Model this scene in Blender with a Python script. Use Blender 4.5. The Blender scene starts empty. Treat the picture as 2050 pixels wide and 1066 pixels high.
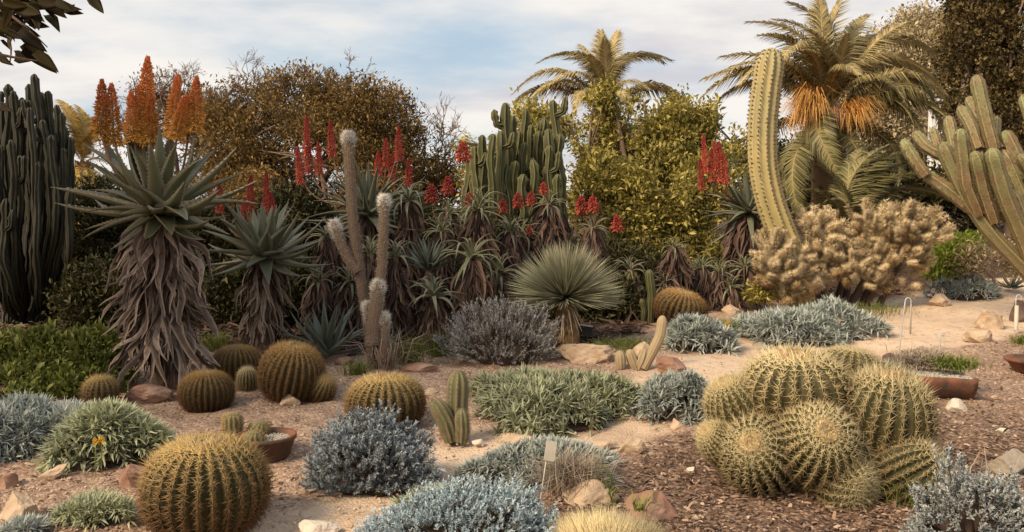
import bpy, bmesh, math
import numpy as np
from mathutils import Matrix, Vector

R = math.radians
rng = np.random.default_rng(11)
scene = bpy.context.scene

# ------------------------------------------------------------------ camera
FPX, W, H = 1775.0, 2050.0, 1066.0
CAM = np.array([0.0, 0.0, 1.6])
PITCH = math.atan((533 - 420) / FPX)
cam_d = bpy.data.cameras.new("camera")
cam_d.sensor_width = 36.0
cam_d.lens = 36.0 * FPX / W
cam_d.clip_end = 2000
cam = bpy.data.objects.new("camera", cam_d)
scene.collection.objects.link(cam)
cam.location = CAM
cam.rotation_euler = (math.pi / 2 - PITCH, 0, 0)
scene.camera = cam

# ------------------------------------------------------------------ sky and sun
SUN_DIR = Vector((-0.60, -0.50, 0.66)).normalized()
elev = math.asin(SUN_DIR.z)
azim = math.atan2(SUN_DIR.x, SUN_DIR.y)
world = bpy.data.worlds.new("World")
scene.world = world
world.use_nodes = True
wn, wl = world.node_tree.nodes, world.node_tree.links
wn.clear()
w_out = wn.new("ShaderNodeOutputWorld")
w_bg = wn.new("ShaderNodeBackground")
w_bg.inputs[1].default_value = 0.10
sky = wn.new("ShaderNodeTexSky")
sky.sky_type = 'NISHITA'
sky.sun_disc = False
sky.sun_elevation = elev
sky.sun_rotation = azim
sky.dust_density = 2.0
sky.air_density = 1.0
tc = wn.new("ShaderNodeTexCoord")
sep = wn.new("ShaderNodeSeparateXYZ")
wl.new(tc.outputs["Generated"], sep.inputs[0])
def wmath(op, a, b=None, clamp=False):
    n = wn.new("ShaderNodeMath"); n.operation = op; n.use_clamp = clamp
    for i, v in enumerate((a, b)):
        if v is None: continue
        if isinstance(v, (int, float)): n.inputs[i].default_value = v
        else: wl.new(v, n.inputs[i])
    return n.outputs[0]
zz = wmath('ADD', wmath('MAXIMUM', sep.outputs[2], 0.0), 0.16)
comb = wn.new("ShaderNodeCombineXYZ")
wl.new(wmath('DIVIDE', sep.outputs[0], zz), comb.inputs[0])
wl.new(wmath('DIVIDE', sep.outputs[1], zz), comb.inputs[1])
def wnoise(scale, detail, off, sx=1.0, sy=1.0):
    mp = wn.new("ShaderNodeMapping"); mp.inputs[1].default_value = off; mp.inputs[3].default_value = (sx, sy, 1)
    wl.new(comb.outputs[0], mp.inputs[0])
    n = wn.new("ShaderNodeTexNoise"); n.inputs["Scale"].default_value = scale; n.inputs["Detail"].default_value = detail
    n.inputs["Roughness"].default_value = 0.55
    wl.new(mp.outputs[0], n.inputs["Vector"])
    return n.outputs[0]
def wramp(fac, p0, p1):
    r = wn.new("ShaderNodeMapRange"); r.interpolation_type = 'SMOOTHSTEP'
    wl.new(fac, r.inputs[0]); r.inputs[1].default_value = p0; r.inputs[2].default_value = p1
    return r.outputs[0]
def wmix(f, a, b):
    m = wn.new("ShaderNodeMix"); m.data_type = 'RGBA'
    for i, v in ((0, f), (6, a), (7, b)):
        if isinstance(v, (int, float)): m.inputs[i].default_value = v
        elif isinstance(v, tuple): m.inputs[i].default_value = (*v, 1)
        else: wl.new(v, m.inputs[i])
    return m.outputs[2]
big = wramp(wnoise(0.70, 8, (1.3, 2.1, 0), 0.9, 1.1), 0.33, 0.57)     # cloud sheets
streak = wramp(wnoise(1.0, 8, (5.2, 1.3, 0), 0.9, 1.2), 0.46, 0.70)    # grey-mauve undersides
cloud = wmix(streak, (6.6, 6.2, 5.75), (4.5, 4.3, 4.5))
hazy = wmix(0.65, sky.outputs[0], (3.3, 4.2, 4.9))                      # thin veil everywhere
skycol = wmix(wmath('MULTIPLY', big, 0.93), hazy, cloud)
wl.new(skycol, w_bg.inputs[0])
wl.new(w_bg.outputs[0], w_out.inputs[0])

sun_l = bpy.data.lights.new("sun", 'SUN')
sun_l.energy = 3.4
sun_l.angle = R(20)
sun_l.color = (1.0, 0.80, 0.55)
sun = bpy.data.objects.new("sun", sun_l)
sun.rotation_euler = SUN_DIR.to_track_quat('Z', 'Y').to_euler()
scene.collection.objects.link(sun)

vs = scene.view_settings
vs.view_transform = 'Standard'; vs.look = 'None'; vs.exposure = 0.60; vs.gamma = 1.0
scene.display_settings.display_device = 'sRGB'
cy = scene.cycles
cy.use_denoising = True
cy.max_bounces = 5; cy.diffuse_bounces = 2; cy.glossy_bounces = 2; cy.transmission_bounces = 3; cy.transparent_max_bounces = 6
cy.caustics_reflective = False; cy.caustics_refractive = False

# ------------------------------------------------------------------ pixel <-> world helpers (used to measure the photograph)
_f = np.array([0, math.cos(PITCH), -math.sin(PITCH)])
_u = np.array([0, math.sin(PITCH), math.cos(PITCH)])
def ray(u, v):
    return np.array([(u - W / 2) / FPX, 0, 0]) + _f + _u * ((H / 2 - v) / FPX)
def at(u, v, y):
    d = ray(u, v); return CAM + d * (y / d[1])
def sst(a, b, x):
    t = np.clip((x - a) / (b - a), 0, 1); return t * t * (3 - 2 * t)
def g(x, y):
    x = np.asarray(x, float); y = np.asarray(y, float)
    z = 0.030 * np.maximum(0, np.minimum(y, 60) - 5.5) * sst(4.5, 9, y)
    z = z + 0.022 * np.clip(x, 0, 12) * sst(4, 12, y)
    z = z + 0.020 * np.sin(x * 1.7 + 0.6) * np.sin(y * 1.3 + 1.1) + 0.010 * np.sin(x * 4.1 + y * 2.3) + 0.006 * np.sin(x * 9.3 - y * 7.1 + 2)
    return z
def P(u, v):
    d = ray(u, v); lo, hi = 1.0, 80.0
    for t in np.linspace(1.5, 80, 900):
        p = CAM + d * t
        if p[2] <= g(p[0], p[1]): hi = t; break
        lo = t
    for _ in range(24):
        m = (lo + hi) / 2; p = CAM + d * m
        if p[2] <= g(p[0], p[1]): hi = m
        else: lo = m
    p = CAM + d * hi
    p[2] = g(p[0], p[1]); return p
def G(x, y): return np.array([x, y, float(g(x, y))])
def proj(p):
    d = np.asarray(p, float) - CAM; w = d @ _f; return W / 2 + d[0] / w * FPX, H / 2 - (d @ _u) / w * FPX
def sit(u, v, r, k=0.86):
    """a ball of pixel radius r centred at (u, v) that rests on the ground: its base point and its radius in metres"""
    for y in np.linspace(3, 20, 3000):
        p = at(u, v, y); rm = r * y / FPX
        if p[2] - k * rm <= g(p[0], p[1]): break
    return np.array([p[0], p[1], float(g(p[0], p[1]))]), rm

# ------------------------------------------------------------------ objects
C = scene.collection
def tag(o, label=None, cat=None, group=None, kind=None):
    for k, v in (("label", label), ("category", cat), ("group", group), ("kind", kind)):
        if v: o[k] = v
    return o
def thing(name, label, cat, loc=(0, 0, 0), group=None):
    o = bpy.data.objects.new(name, None); C.objects.link(o)
    o.location = [float(a) for a in loc]; o.empty_display_size = 0.1
    return tag(o, label, cat, group)
def obj(name, me, m, parent=None, mx=None):
    o = bpy.data.objects.new(name, me); C.objects.link(o)
    if m is not None and len(me.materials) == 0: me.materials.append(m)
    if parent is not None: o.parent = parent
    if mx is not None: o.matrix_basis = mx
    return o

def make_mesh(name, V, T=None, Q=None, attrs=None, smooth=False):
    me = bpy.data.meshes.new(name)
    V = np.asarray(V, np.float32)
    T = np.zeros((0, 3), np.int32) if T is None or len(T) == 0 else np.asarray(T, np.int32)
    Q = np.zeros((0, 4), np.int32) if Q is None or len(Q) == 0 else np.asarray(Q, np.int32)
    nt, nq = len(T), len(Q)
    me.vertices.add(len(V)); me.vertices.foreach_set("co", V.ravel())
    me.loops.add(nt * 3 + nq * 4)
    me.loops.foreach_set("vertex_index", np.concatenate([T.ravel(), Q.ravel()]).astype(np.int32))
    me.polygons.add(nt + nq)
    st = np.concatenate([np.arange(nt) * 3, nt * 3 + np.arange(nq) * 4]).astype(np.int32)
    me.polygons.foreach_set("loop_start", st)
    if smooth: me.polygons.foreach_set("use_smooth", np.ones(nt + nq, bool))
    for k, a in (attrs or {}).items():
        at_ = me.attributes.new(k, 'FLOAT', 'POINT'); at_.data.foreach_set("value", np.asarray(a, np.float32))
    me.update(calc_edges=True)
    return me

class MB:
    """collects pieces of geometry; attributes: rnd (per piece), tt (along a piece), ed (margin of a piece)"""
    def __init__(s): s.V, s.T, s.Q, s.a, s.n = [], [], [], {"rnd": [], "tt": [], "ed": []}, 0
    def add(s, V, T=None, Q=None, rnd=0.5, tt=0.5, ed=0.0):
        V = np.asarray(V, float); k = len(V)
        s.V.append(V)
        if T is not None and len(T): s.T.append(np.asarray(T) + s.n)
        if Q is not None and len(Q): s.Q.append(np.asarray(Q) + s.n)
        for key, val in (("rnd", rnd), ("tt", tt), ("ed", ed)):
            s.a[key].append(np.broadcast_to(np.asarray(val, float), (k,)))
        s.n += k
    def scatter(s, tpl, O, X, Y, Z, rnd, tt=None):
        V, T, Q, t, e = tpl
        O, X, Y, Z = (np.asarray(a, float) for a in (O, X, Y, Z)); n, k = len(O), len(V)
        if n == 0: return
        VV = O[:, None] + V[None, :, 0:1] * X[:, None] + V[None, :, 1:2] * Y[:, None] + V[None, :, 2:3] * Z[:, None]
        off = (np.arange(n) * k)[:, None, None]
        s.add(VV.reshape(-1, 3), None if T is None or not len(T) else (T[None] + off).reshape(-1, 3),
              None if Q is None or not len(Q) else (Q[None] + off).reshape(-1, 4), np.repeat(np.broadcast_to(rnd, (n,)), k),
              np.tile(t, n) if tt is None else np.repeat(tt, k), np.tile(e, n))
    def mesh(s, name, smooth=False):
        return make_mesh(name, np.concatenate(s.V), np.concatenate(s.T) if s.T else None, np.concatenate(s.Q) if s.Q else None,
                         {k: np.concatenate(v) for k, v in s.a.items()}, smooth)
    def build(s, name, m, parent=None, mx=None, smooth=False): return obj(name, s.mesh(name, smooth), m, parent, mx)

def nrm(a):
    a = np.asarray(a, float); return a / np.maximum(np.linalg.norm(a, axis=-1, keepdims=True), 1e-9)
def frames(D, roll=None):
    """X along D, Z as far up as possible, Y across; arrays"""
    D = nrm(D); up = np.tile([0, 0, 1.0], (len(D), 1)); bad = np.abs(D[:, 2]) > 0.985; up[bad] = [0.3, -1, 0.2]
    Y = nrm(np.cross(up, D)); Z = np.cross(D, Y)
    if roll is not None:
        c, s_ = np.cos(roll)[:, None], np.sin(roll)[:, None]; Y, Z = Y * c + Z * s_, Z * c - Y * s_
    return D, Y, Z
def mx_from(o, X, Y, Z):
    return Matrix(((X[0], Y[0], Z[0], o[0]), (X[1], Y[1], Z[1], o[1]), (X[2], Y[2], Z[2], o[2]), (0, 0, 0, 1)))
def chord_mx(a, b, width=None, roll=0.0):
    a = np.asarray(a, float); d = np.asarray(b, float) - a; L = np.linalg.norm(d); w = L if width is None else width
    X, Y, Z = frames(d[None], np.array([roll])); return mx_from(a, X[0] * L, Y[0] * w, Z[0] * L)
def axis_mx(o, axis, sx, sz=None, spin=0.0):
    sz = sx if sz is None else sz
    q = Vector(axis).normalized().to_track_quat('Z', 'Y').to_matrix().to_4x4()
    return Matrix.Translation(Vector([float(a) for a in o])) @ q @ Matrix.Rotation(spin, 4, 'Z') @ Matrix.Diagonal((sx, sx, sz, 1))
def noise3(p, f=1.0, seed=0):
    r = np.random.default_rng(seed); p = np.asarray(p, float) * f; s = 0
    for _ in range(7):
        k = r.normal(size=3) * 1.6; s = s + np.sin(p @ k + r.uniform(0, 6.28))
    return s / 3.2
def dirs(n, zmin=-1.0, zmax=1.0):
    z = rng.uniform(zmin, zmax, n); a = rng.uniform(0, 2 * math.pi, n); r = np.sqrt(1 - z * z)
    return np.stack([r * np.cos(a), r * np.sin(a), z], 1)

def tube(pts, rad, sides=8, prof=None, cap=True):
    pts = np.asarray(pts, float); n = len(pts); rad = np.broadcast_to(np.asarray(rad, float), (n,))
    tg = nrm(np.gradient(pts, axis=0)); ref = np.array([0.0, -1, 0.05]) if abs(tg[0][2]) > 0.6 else np.array([0, 0, 1.0])
    V = []
    a = np.arange(sides) * 2 * math.pi / sides
    pr = np.ones(sides) if prof is None else prof(a)
    for i in range(n):
        x = ref - tg[i] * (ref @ tg[i]); x /= max(np.linalg.norm(x), 1e-9); ref = x; y = np.cross(tg[i], x)
        V.append(pts[i] + (np.outer(np.cos(a), x) + np.outer(np.sin(a), y)) * (rad[i] * pr)[:, None])
    V = np.concatenate(V); i = np.arange(n - 1)[:, None] * sides; j = np.arange(sides)[None]; k = (j + 1) % sides
    Q = np.stack([i + j, i + k, i + sides + k, i + sides + j], -1).reshape(-1, 4); T = []
    if cap:
        V = np.concatenate([V, pts[-1:] + tg[-1:] * rad[-1] * 0.3]); b = (n - 1) * sides
        T = np.stack([b + j[0], b + k[0], np.full(sides, n * sides)], 1)
    t = np.repeat(np.linspace(0, 1, n), sides)
    if cap: t = np.append(t, 1.0)
    return V, T, Q, t
def smooth_path(pts, n):
    pts = np.asarray(pts, float); m = len(pts)
    if m == 2: return pts[0] + np.linspace(0, 1, n)[:, None] * (pts[1] - pts[0])
    d = np.r_[0, np.cumsum(np.linalg.norm(np.diff(pts, axis=0), axis=1))]; d /= d[-1]
    s = np.linspace(0, 1, n); out = np.stack([np.interp(s, d, pts[:, k]) for k in range(3)], 1)
    for _ in range(max(2, n // 7)):
        o = out.copy(); o[1:-1] = (out[:-2] + 2 * out[1:-1] + out[2:]) / 4; out = o
    return out

# ------------------------------------------------------------------ materials
def mat(name, c0, c1, src='tt', c2=None, n2=(6.0, 0.5, 0.65), var=0.35, rough=0.7, trans=0.0, bump=None, edge=None, spec=0.25, c3=None, s3='rnd', p3=(0.6, 1.0)):
    m = bpy.data.materials.new(name); m.use_nodes = True; nt = m.node_tree; N, L = nt.nodes, nt.links; N.clear()
    out = N.new("ShaderNodeOutputMaterial"); bs = N.new("ShaderNodeBsdfPrincipled")
    bs.inputs["Roughness"].default_value = rough; bs.inputs["Specular IOR Level"].default_value = spec
    def att(n):
        a = N.new("ShaderNodeAttribute"); a.attribute_name = n; return a.outputs["Fac"]
    oi = N.new("ShaderNodeObjectInfo"); tco = N.new("ShaderNodeTexCoord")
    def noise(sc, det=4):
        n = N.new("ShaderNodeTexNoise"); n.inputs["Scale"].default_value = sc; n.inputs["Detail"].default_value = det
        L.new(tco.outputs["Object"], n.inputs["Vector"]); return n.outputs[0]
    def mixc(f, a, b, mode='MIX'):
        x = N.new("ShaderNodeMix"); x.data_type = 'RGBA'; x.blend_type = mode
        for i, v in ((0, f), (6, a), (7, b)):
            if isinstance(v, (int, float)): x.inputs[i].default_value = v
            elif isinstance(v, tuple): x.inputs[i].default_value = (*v, 1)
            else: L.new(v, x.inputs[i])
        return x.outputs[2]
    def rmp(f, a, b):
        r = N.new("ShaderNodeMapRange"); L.new(f, r.inputs[0]); r.inputs[1].default_value = a; r.inputs[2].default_value = b; return r.outputs[0]
    def mth(op, a, b):
        x = N.new("ShaderNodeMath"); x.operation = op
        for i, v in enumerate((a, b)):
            if isinstance(v, (int, float)): x.inputs[i].default_value = v
            else: L.new(v, x.inputs[i])
        return x.outputs[0]
    f = oi.outputs["Random"] if src == 'obj' else (rmp(noise(n2[0]), 0.35, 0.65) if src == 'noise' else att(src))
    col = mixc(f, c0, c1)
    if c3 is not None: col = mixc(rmp(oi.outputs["Random"] if s3 == 'obj' else att(s3), *p3), col, c3)
    if c2 is not None: col = mixc(rmp(noise(n2[0]), n2[1], n2[2]), col, c2)
    if edge is not None: col = mixc(mth('POWER', att('ed'), edge[1]), col, edge[0])
    if var:
        r = mth('ADD', mth('MULTIPLY', att('rnd'), var), mth('MULTIPLY', oi.outputs["Random"], var * 0.6))
        b = mth('ADD', r, 1 - var * 0.8); cb = N.new("ShaderNodeCombineColor")
        for i in range(3): L.new(b, cb.inputs[i])
        col = mixc(1.0, col, cb.outputs[0], 'MULTIPLY')
    L.new(col, bs.inputs["Base Color"])
    if bump:
        bp = N.new("ShaderNodeBump"); bp.inputs["Strength"].default_value = bump[1]; bp.inputs["Distance"].default_value = bump[2] if len(bump) > 2 else 0.02
        L.new(noise(bump[0], 6), bp.inputs["Height"]); L.new(bp.outputs[0], bs.inputs["Normal"])
    sh = bs.outputs[0]
    if trans:
        tr = N.new("ShaderNodeBsdfTranslucent"); L.new(col, tr.inputs[0]); ms = N.new("ShaderNodeMixShader"); ms.inputs[0].default_value = trans
        L.new(sh, ms.inputs[1]); L.new(tr.outputs[0], ms.inputs[2]); sh = ms.outputs[0]
    L.new(sh, out.inputs[0]); return m

M = {}
M['aloe_dark'] = mat('aloe_dark_leaf', (0.14, 0.14, 0.075), (0.095, 0.105, 0.056), 'tt', c2=(0.17, 0.165, 0.115), n2=(5, 0.55, 0.8), var=0.35, rough=0.42, edge=((0.40, 0.31, 0.20), 4.0), spec=0.5)
M['aloe_blue'] = mat('aloe_blue_leaf', (0.155, 0.158, 0.10), (0.11, 0.118, 0.076), 'tt', c2=(0.18, 0.185, 0.125), n2=(5, 0.55, 0.8), var=0.3, rough=0.45, edge=((0.27, 0.24, 0.17), 5.0), spec=0.5)
M['aloe_green'] = mat('aloe_green_leaf', (0.20, 0.20, 0.10), (0.14, 0.15, 0.085), 'tt', c2=(0.20, 0.19, 0.13), n2=(8, 0.55, 0.8), var=0.4, rough=0.45, edge=((0.3, 0.26, 0.16), 5.0), spec=0.45)
M['agave_blue'] = mat('agave_leaf', (0.105, 0.12, 0.085), (0.075, 0.09, 0.066), 'tt', var=0.35, rough=0.45, edge=((0.17, 0.19, 0.14), 5.0), spec=0.45)
M['dead'] = mat('dead_leaf', (0.055, 0.034, 0.027), (0.27, 0.205, 0.165), 'obj', c2=(0.12, 0.078, 0.06), n2=(14, 0.48, 0.66), var=0.45, rough=0.8, edge=((0.34, 0.27, 0.21), 3.0))
M['dead_mass'] = mat('dead_leaf_mass', (0.026, 0.015, 0.013), (0.155, 0.095, 0.07), 'rnd', var=0.4, rough=0.85, edge=((0.17, 0.11, 0.085), 4.0))
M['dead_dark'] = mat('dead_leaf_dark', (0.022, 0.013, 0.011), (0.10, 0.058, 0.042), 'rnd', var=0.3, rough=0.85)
M['bark'] = mat('bark', (0.11, 0.075, 0.055), (0.19, 0.14, 0.10), 'noise', n2=(9, 0, 1), var=0.1, rough=0.9, bump=(30, 0.6))
M['twig'] = mat('twig_bark', (0.16, 0.105, 0.075), (0.27, 0.19, 0.145), 'rnd', var=0.2, rough=0.9)
M['flower_orange'] = mat('orange_florets', (0.85, 0.47, 0.11), (0.60, 0.15, 0.05), 'tt', var=0.75, rough=0.55, trans=0.15)
M['flower_red'] = mat('red_florets', (0.62, 0.125, 0.075), (0.27, 0.026, 0.026), 'tt', var=0.75, rough=0.55, trans=0.15)
M['flower_dark'] = mat('dry_florets', (0.19, 0.05, 0.025), (0.13, 0.03, 0.018), 'tt', var=0.5, rough=0.7)
M['stalk'] = mat('flower_stalk', (0.16, 0.12, 0.06), (0.26, 0.12, 0.07), 'tt', var=0.2)
M['barrel_body'] = mat('barrel_skin', (0.040, 0.029, 0.013), (0.066, 0.060, 0.021), 'tt', var=0.15, rough=0.55)
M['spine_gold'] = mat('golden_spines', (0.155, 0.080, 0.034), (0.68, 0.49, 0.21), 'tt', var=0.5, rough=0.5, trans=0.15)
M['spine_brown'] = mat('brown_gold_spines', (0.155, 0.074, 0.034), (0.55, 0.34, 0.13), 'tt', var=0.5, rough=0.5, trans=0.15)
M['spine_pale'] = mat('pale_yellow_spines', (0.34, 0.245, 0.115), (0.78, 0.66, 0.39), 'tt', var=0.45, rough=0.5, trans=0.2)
M['wool'] = mat('crown_wool', (0.30, 0.21, 0.11), (0.50, 0.385, 0.21), 'rnd', var=0.4, rough=0.95)
M['bud'] = mat('dry_buds', (0.22, 0.11, 0.05), (0.34, 0.18, 0.08), 'rnd', var=0.4, rough=0.9)
M['silver_g'] = mat('silver_green_leaves', (0.25, 0.26, 0.14), (0.43, 0.45, 0.30), 'tt', var=0.55, rough=0.75, trans=0.15, c3=(0.27, 0.27, 0.09), s3='rnd', p3=(0.86, 1.1))
M['silver_b'] = mat('silver_blue_leaves', (0.26, 0.27, 0.235), (0.46, 0.50, 0.455), 'tt', var=0.5, rough=0.75, trans=0.12, c3=(0.30, 0.30, 0.13), s3='rnd', p3=(0.9, 1.1))
M['blue_grey'] = mat('blue_grey_leaves', (0.15, 0.16, 0.155), (0.29, 0.325, 0.35), 'tt', var=0.6, rough=0.8, trans=0.1)
M['bright_blue'] = mat('bright_blue_grey_leaves', (0.24, 0.29, 0.295), (0.42, 0.51, 0.545), 'tt', var=0.55, rough=0.8, trans=0.1)
M['mauve_grey'] = mat('mauve_grey_leaves', (0.165, 0.145, 0.13), (0.31, 0.30, 0.285), 'tt', var=0.6, rough=0.85, trans=0.1)
M['white_silver'] = mat('white_silver_leaves', (0.22, 0.225, 0.21), (0.37, 0.385, 0.37), 'tt', var=0.45, rough=0.85, trans=0.1)
M['stem_dark'] = mat('woody_stems', (0.07, 0.045, 0.033), (0.13, 0.09, 0.065), 'rnd', var=0.3, rough=0.9)
M['hedge'] = mat('hedge_leaves', (0.070, 0.082, 0.020), (0.20, 0.215, 0.048), 'tt', var=0.7, rough=0.5, trans=0.25)
M['olive'] = mat('yellow_olive_leaves', (0.16, 0.145, 0.038), (0.60, 0.495, 0.14), 'rnd', var=0.5, rough=0.55, trans=0.3)
M['brown_leaf'] = mat('brown_olive_leaves', (0.10, 0.068, 0.027), (0.345, 0.22, 0.075), 'rnd', var=0.5, rough=0.7, trans=0.25)
M['dark_leaf'] = mat('dark_green_leaves', (0.030, 0.028, 0.012), (0.085, 0.078, 0.026), 'rnd', var=0.6, rough=0.6, trans=0.15)  # the undergrowth's deep shade is put into this near-black green
M['cypress'] = mat('conifer_sprays', (0.045, 0.034, 0.015), (0.22, 0.16, 0.062), 'rnd', var=0.5, rough=0.8, trans=0.1)
M['hill_leaf'] = mat('hazed_far_tree_leaves', (0.40, 0.32, 0.19), (0.62, 0.51, 0.32), 'rnd', var=0.5, rough=0.8, trans=0.2)  # distance haze is put into this pale leaf colour
M['bright_green'] = mat('bright_green_leaves', (0.14, 0.18, 0.03), (0.29, 0.33, 0.06), 'rnd', var=0.5, rough=0.6, trans=0.3)
M['dry_leaf'] = mat('dry_beige_leaves', (0.24, 0.185, 0.11), (0.42, 0.34, 0.21), 'rnd', var=0.5, rough=0.8, trans=0.2)
M['over_leaf'] = mat('silhouette_broad_leaf', (0.016, 0.011, 0.006), (0.05, 0.038, 0.012), 'obj', var=0.2, rough=0.6, trans=0.25, spec=.1)  # backlit silhouette darkness is put into the leaf colour
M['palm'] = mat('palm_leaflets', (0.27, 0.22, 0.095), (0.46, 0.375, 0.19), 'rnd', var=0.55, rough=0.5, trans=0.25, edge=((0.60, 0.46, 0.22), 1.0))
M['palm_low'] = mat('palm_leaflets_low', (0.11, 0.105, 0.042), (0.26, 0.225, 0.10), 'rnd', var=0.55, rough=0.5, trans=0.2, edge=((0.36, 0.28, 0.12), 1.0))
M['palm_sunlit'] = mat('palm_leaflets_sunlit', (0.40, 0.25, 0.05), (0.56, 0.38, 0.10), 'rnd', var=0.5, rough=0.5, trans=0.3, edge=((0.5, 0.36, 0.14), 1.0))  # sunlight on the fronds is put into this yellow
M['fruit_stalk'] = mat('orange_fruit_stalks', (0.46, 0.22, 0.055), (0.56, 0.32, 0.10), 'rnd', var=0.5, rough=0.6, trans=0.1)
M['fruit_pink'] = mat('withered_fruit_stalks', (0.36, 0.19, 0.11), (0.50, 0.29, 0.17), 'rnd', var=0.5, rough=0.7)
M['palm_boot'] = mat('palm_leaf_bases', (0.16, 0.10, 0.05), (0.30, 0.18, 0.08), 'rnd', var=0.4, rough=0.85)
M['cereus'] = mat('candelabra_skin', (0.038, 0.040, 0.018), (0.075, 0.078, 0.030), 'tt', c2=(0.11, 0.10, 0.042), n2=(3.5, 0.55, 0.8), var=0.35, rough=0.55, edge=((0.30, 0.25, 0.105), 6.0))
M['cereus_shaded'] = mat('shaded_candelabra_skin', (0.010, 0.010, 0.007), (0.030, 0.031, 0.018), 'tt', c2=(0.045, 0.042, 0.028), n2=(3.5, 0.55, 0.8), var=0.35, rough=0.55, edge=((0.08, 0.07, 0.05), 5.0))  # shade at the left edge is painted into this near-black skin
M['column'] = mat('column_cactus_skin', (0.40, 0.31, 0.115), (0.30, 0.28, 0.155), 'tt', c2=(0.43, 0.34, 0.15), n2=(2.0, 0.5, 0.75), var=0.05, rough=0.6, edge=((0.52, 0.41, 0.20), 2.0))
M['areole'] = mat('dark_areole_spines', (0.13, 0.09, 0.06), (0.22, 0.17, 0.12), 'rnd', var=0.3, rough=0.9)
M['myrt'] = mat('branch_cactus_skin', (0.20, 0.125, 0.060), (0.235, 0.245, 0.115), 'tt', c2=(0.22, 0.15, 0.08), n2=(4.5, 0.5, 0.62), var=0.35, rough=0.55, edge=((0.40, 0.34, 0.18), 6.0), bump=(45, .5))
M['cholla'] = mat('straw_spines', (0.58, 0.43, 0.235), (0.85, 0.70, 0.46), 'rnd', var=0.5, rough=0.6, trans=0.25)
M['cholla_old'] = mat('old_straw_spines', (0.30, 0.19, 0.09), (0.52, 0.36, 0.19), 'rnd', var=0.5, rough=0.7, trans=0.2)
M['cholla_stem'] = mat('cholla_stem', (0.13, 0.10, 0.05), (0.22, 0.17, 0.08), 'tt', var=0.3)
M['torch'] = mat('torch_cactus_skin', (0.17, 0.115, 0.085), (0.20, 0.15, 0.10), 'tt', var=0.2, rough=0.9, bump=(60, 0.8))
M['hair'] = mat('white_cactus_hair', (0.25, 0.17, 0.125), (0.80, 0.76, 0.70), 'tt', var=0.6, rough=0.8, trans=0.2)
M['small_cereus'] = mat('olive_cactus_skin', (0.10, 0.095, 0.045), (0.15, 0.15, 0.07), 'tt', c2=(0.17, 0.14, 0.08), n2=(12, 0.5, 0.7), var=0.2, rough=0.7, edge=((0.27, 0.215, 0.13), 2.0))
M['tan_cactus'] = mat('tan_cactus_skin', (0.30, 0.225, 0.14), (0.36, 0.28, 0.165), 'tt', c2=(0.27, 0.19, 0.10), n2=(14, 0.5, 0.7), var=0.1, rough=0.8, edge=((0.42, 0.34, 0.22), 3.0))
M['yucca'] = mat('yucca_blades', (0.24, 0.245, 0.175), (0.50, 0.46, 0.28), 'tt', var=0.6, rough=0.45, trans=0.1, c3=(0.16, 0.195, 0.175), s3='rnd', p3=(0.4, 1.2))
M['yucca_dead'] = mat('straw_blades', (0.42, 0.34, 0.24), (0.55, 0.46, 0.33), 'obj', var=0.3, rough=0.7)
M['yucca_trunk'] = mat('yucca_trunk', (0.19, 0.115, 0.055), (0.31, 0.20, 0.10), 'rnd', var=0.3, rough=0.9)
M['grass'] = mat('green_grass', (0.12, 0.15, 0.03), (0.24, 0.27, 0.06), 'tt', var=0.5, trans=0.25)
M['dry_grass'] = mat('dry_grass', (0.26, 0.19, 0.14), (0.46, 0.38, 0.29), 'tt', var=0.5, trans=0.15)
M['petal'] = mat('yellow_petal', (0.75, 0.38, 0.01), (0.82, 0.47, 0.02), 'tt', var=0.1, trans=0.2)
M['terracotta'] = mat('terracotta', (0.24, 0.095, 0.055), (0.15, 0.07, 0.045), 'noise', n2=(6, 0.42, 0.62), c2=(0.085, 0.055, 0.04), var=0.05, rough=0.85, bump=(50, 0.3))
M['pale_gravel'] = mat('pale_gravel', (0.36, 0.32, 0.26), (0.5, 0.46, 0.40), 'rnd', var=0.4, rough=0.9)
M['rock_tan'] = mat('tan_rock', (0.40, 0.28, 0.185), (0.56, 0.44, 0.32), 'noise', n2=(4, 0.55, 0.75), c2=(0.34, 0.19, 0.11), var=0.12, rough=0.9, bump=(22, 0.7, 0.012))
M['rock_red'] = mat('red_brown_rock', (0.24, 0.125, 0.085), (0.36, 0.215, 0.155), 'noise', n2=(4, 0.55, 0.75), c2=(0.43, 0.30, 0.22), var=0.12, rough=0.9, bump=(22, 0.7, 0.012))
M['rock_pale'] = mat('pale_rock', (0.55, 0.47, 0.38), (0.68, 0.60, 0.50), 'noise', n2=(5, 0.55, 0.75), c2=(0.46, 0.32, 0.22), var=0.1, rough=0.9, bump=(26, 0.5, 0.01))
M['rock_grey'] = mat('grey_rock', (0.30, 0.245, 0.19), (0.42, 0.35, 0.28), 'noise', n2=(6, 0.5, 0.7), c2=(0.24, 0.20, 0.15), var=0.1, rough=0.95, bump=(30, 0.6, 0.01))
M['rock_dark'] = mat('dark_rock', (0.10, 0.065, 0.055), (0.17, 0.12, 0.10), 'noise', n2=(6, 0.5, 0.7), var=0.1, rough=0.9, bump=(26, 0.6, 0.01))
M['metal'] = mat('weathered_metal', (0.45, 0.45, 0.45), (0.6, 0.6, 0.6), 'tt', var=0.05, rough=0.45, spec=0.6)
M['black_plate'] = mat('black_plate', (0.012, 0.011, 0.012), (0.016, 0.015, 0.015), 'tt', var=0, rough=0.45)
M['white_plate'] = mat('white_plate', (0.56, 0.50, 0.41), (0.46, 0.41, 0.33), 'noise', n2=(8, 0.5, 0.8), var=0, rough=0.6)
M['white_wall'] = mat('white_wall', (0.76, 0.74, 0.72), (0.8, 0.78, 0.76), 'noise', var=0, rough=0.9)
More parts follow.
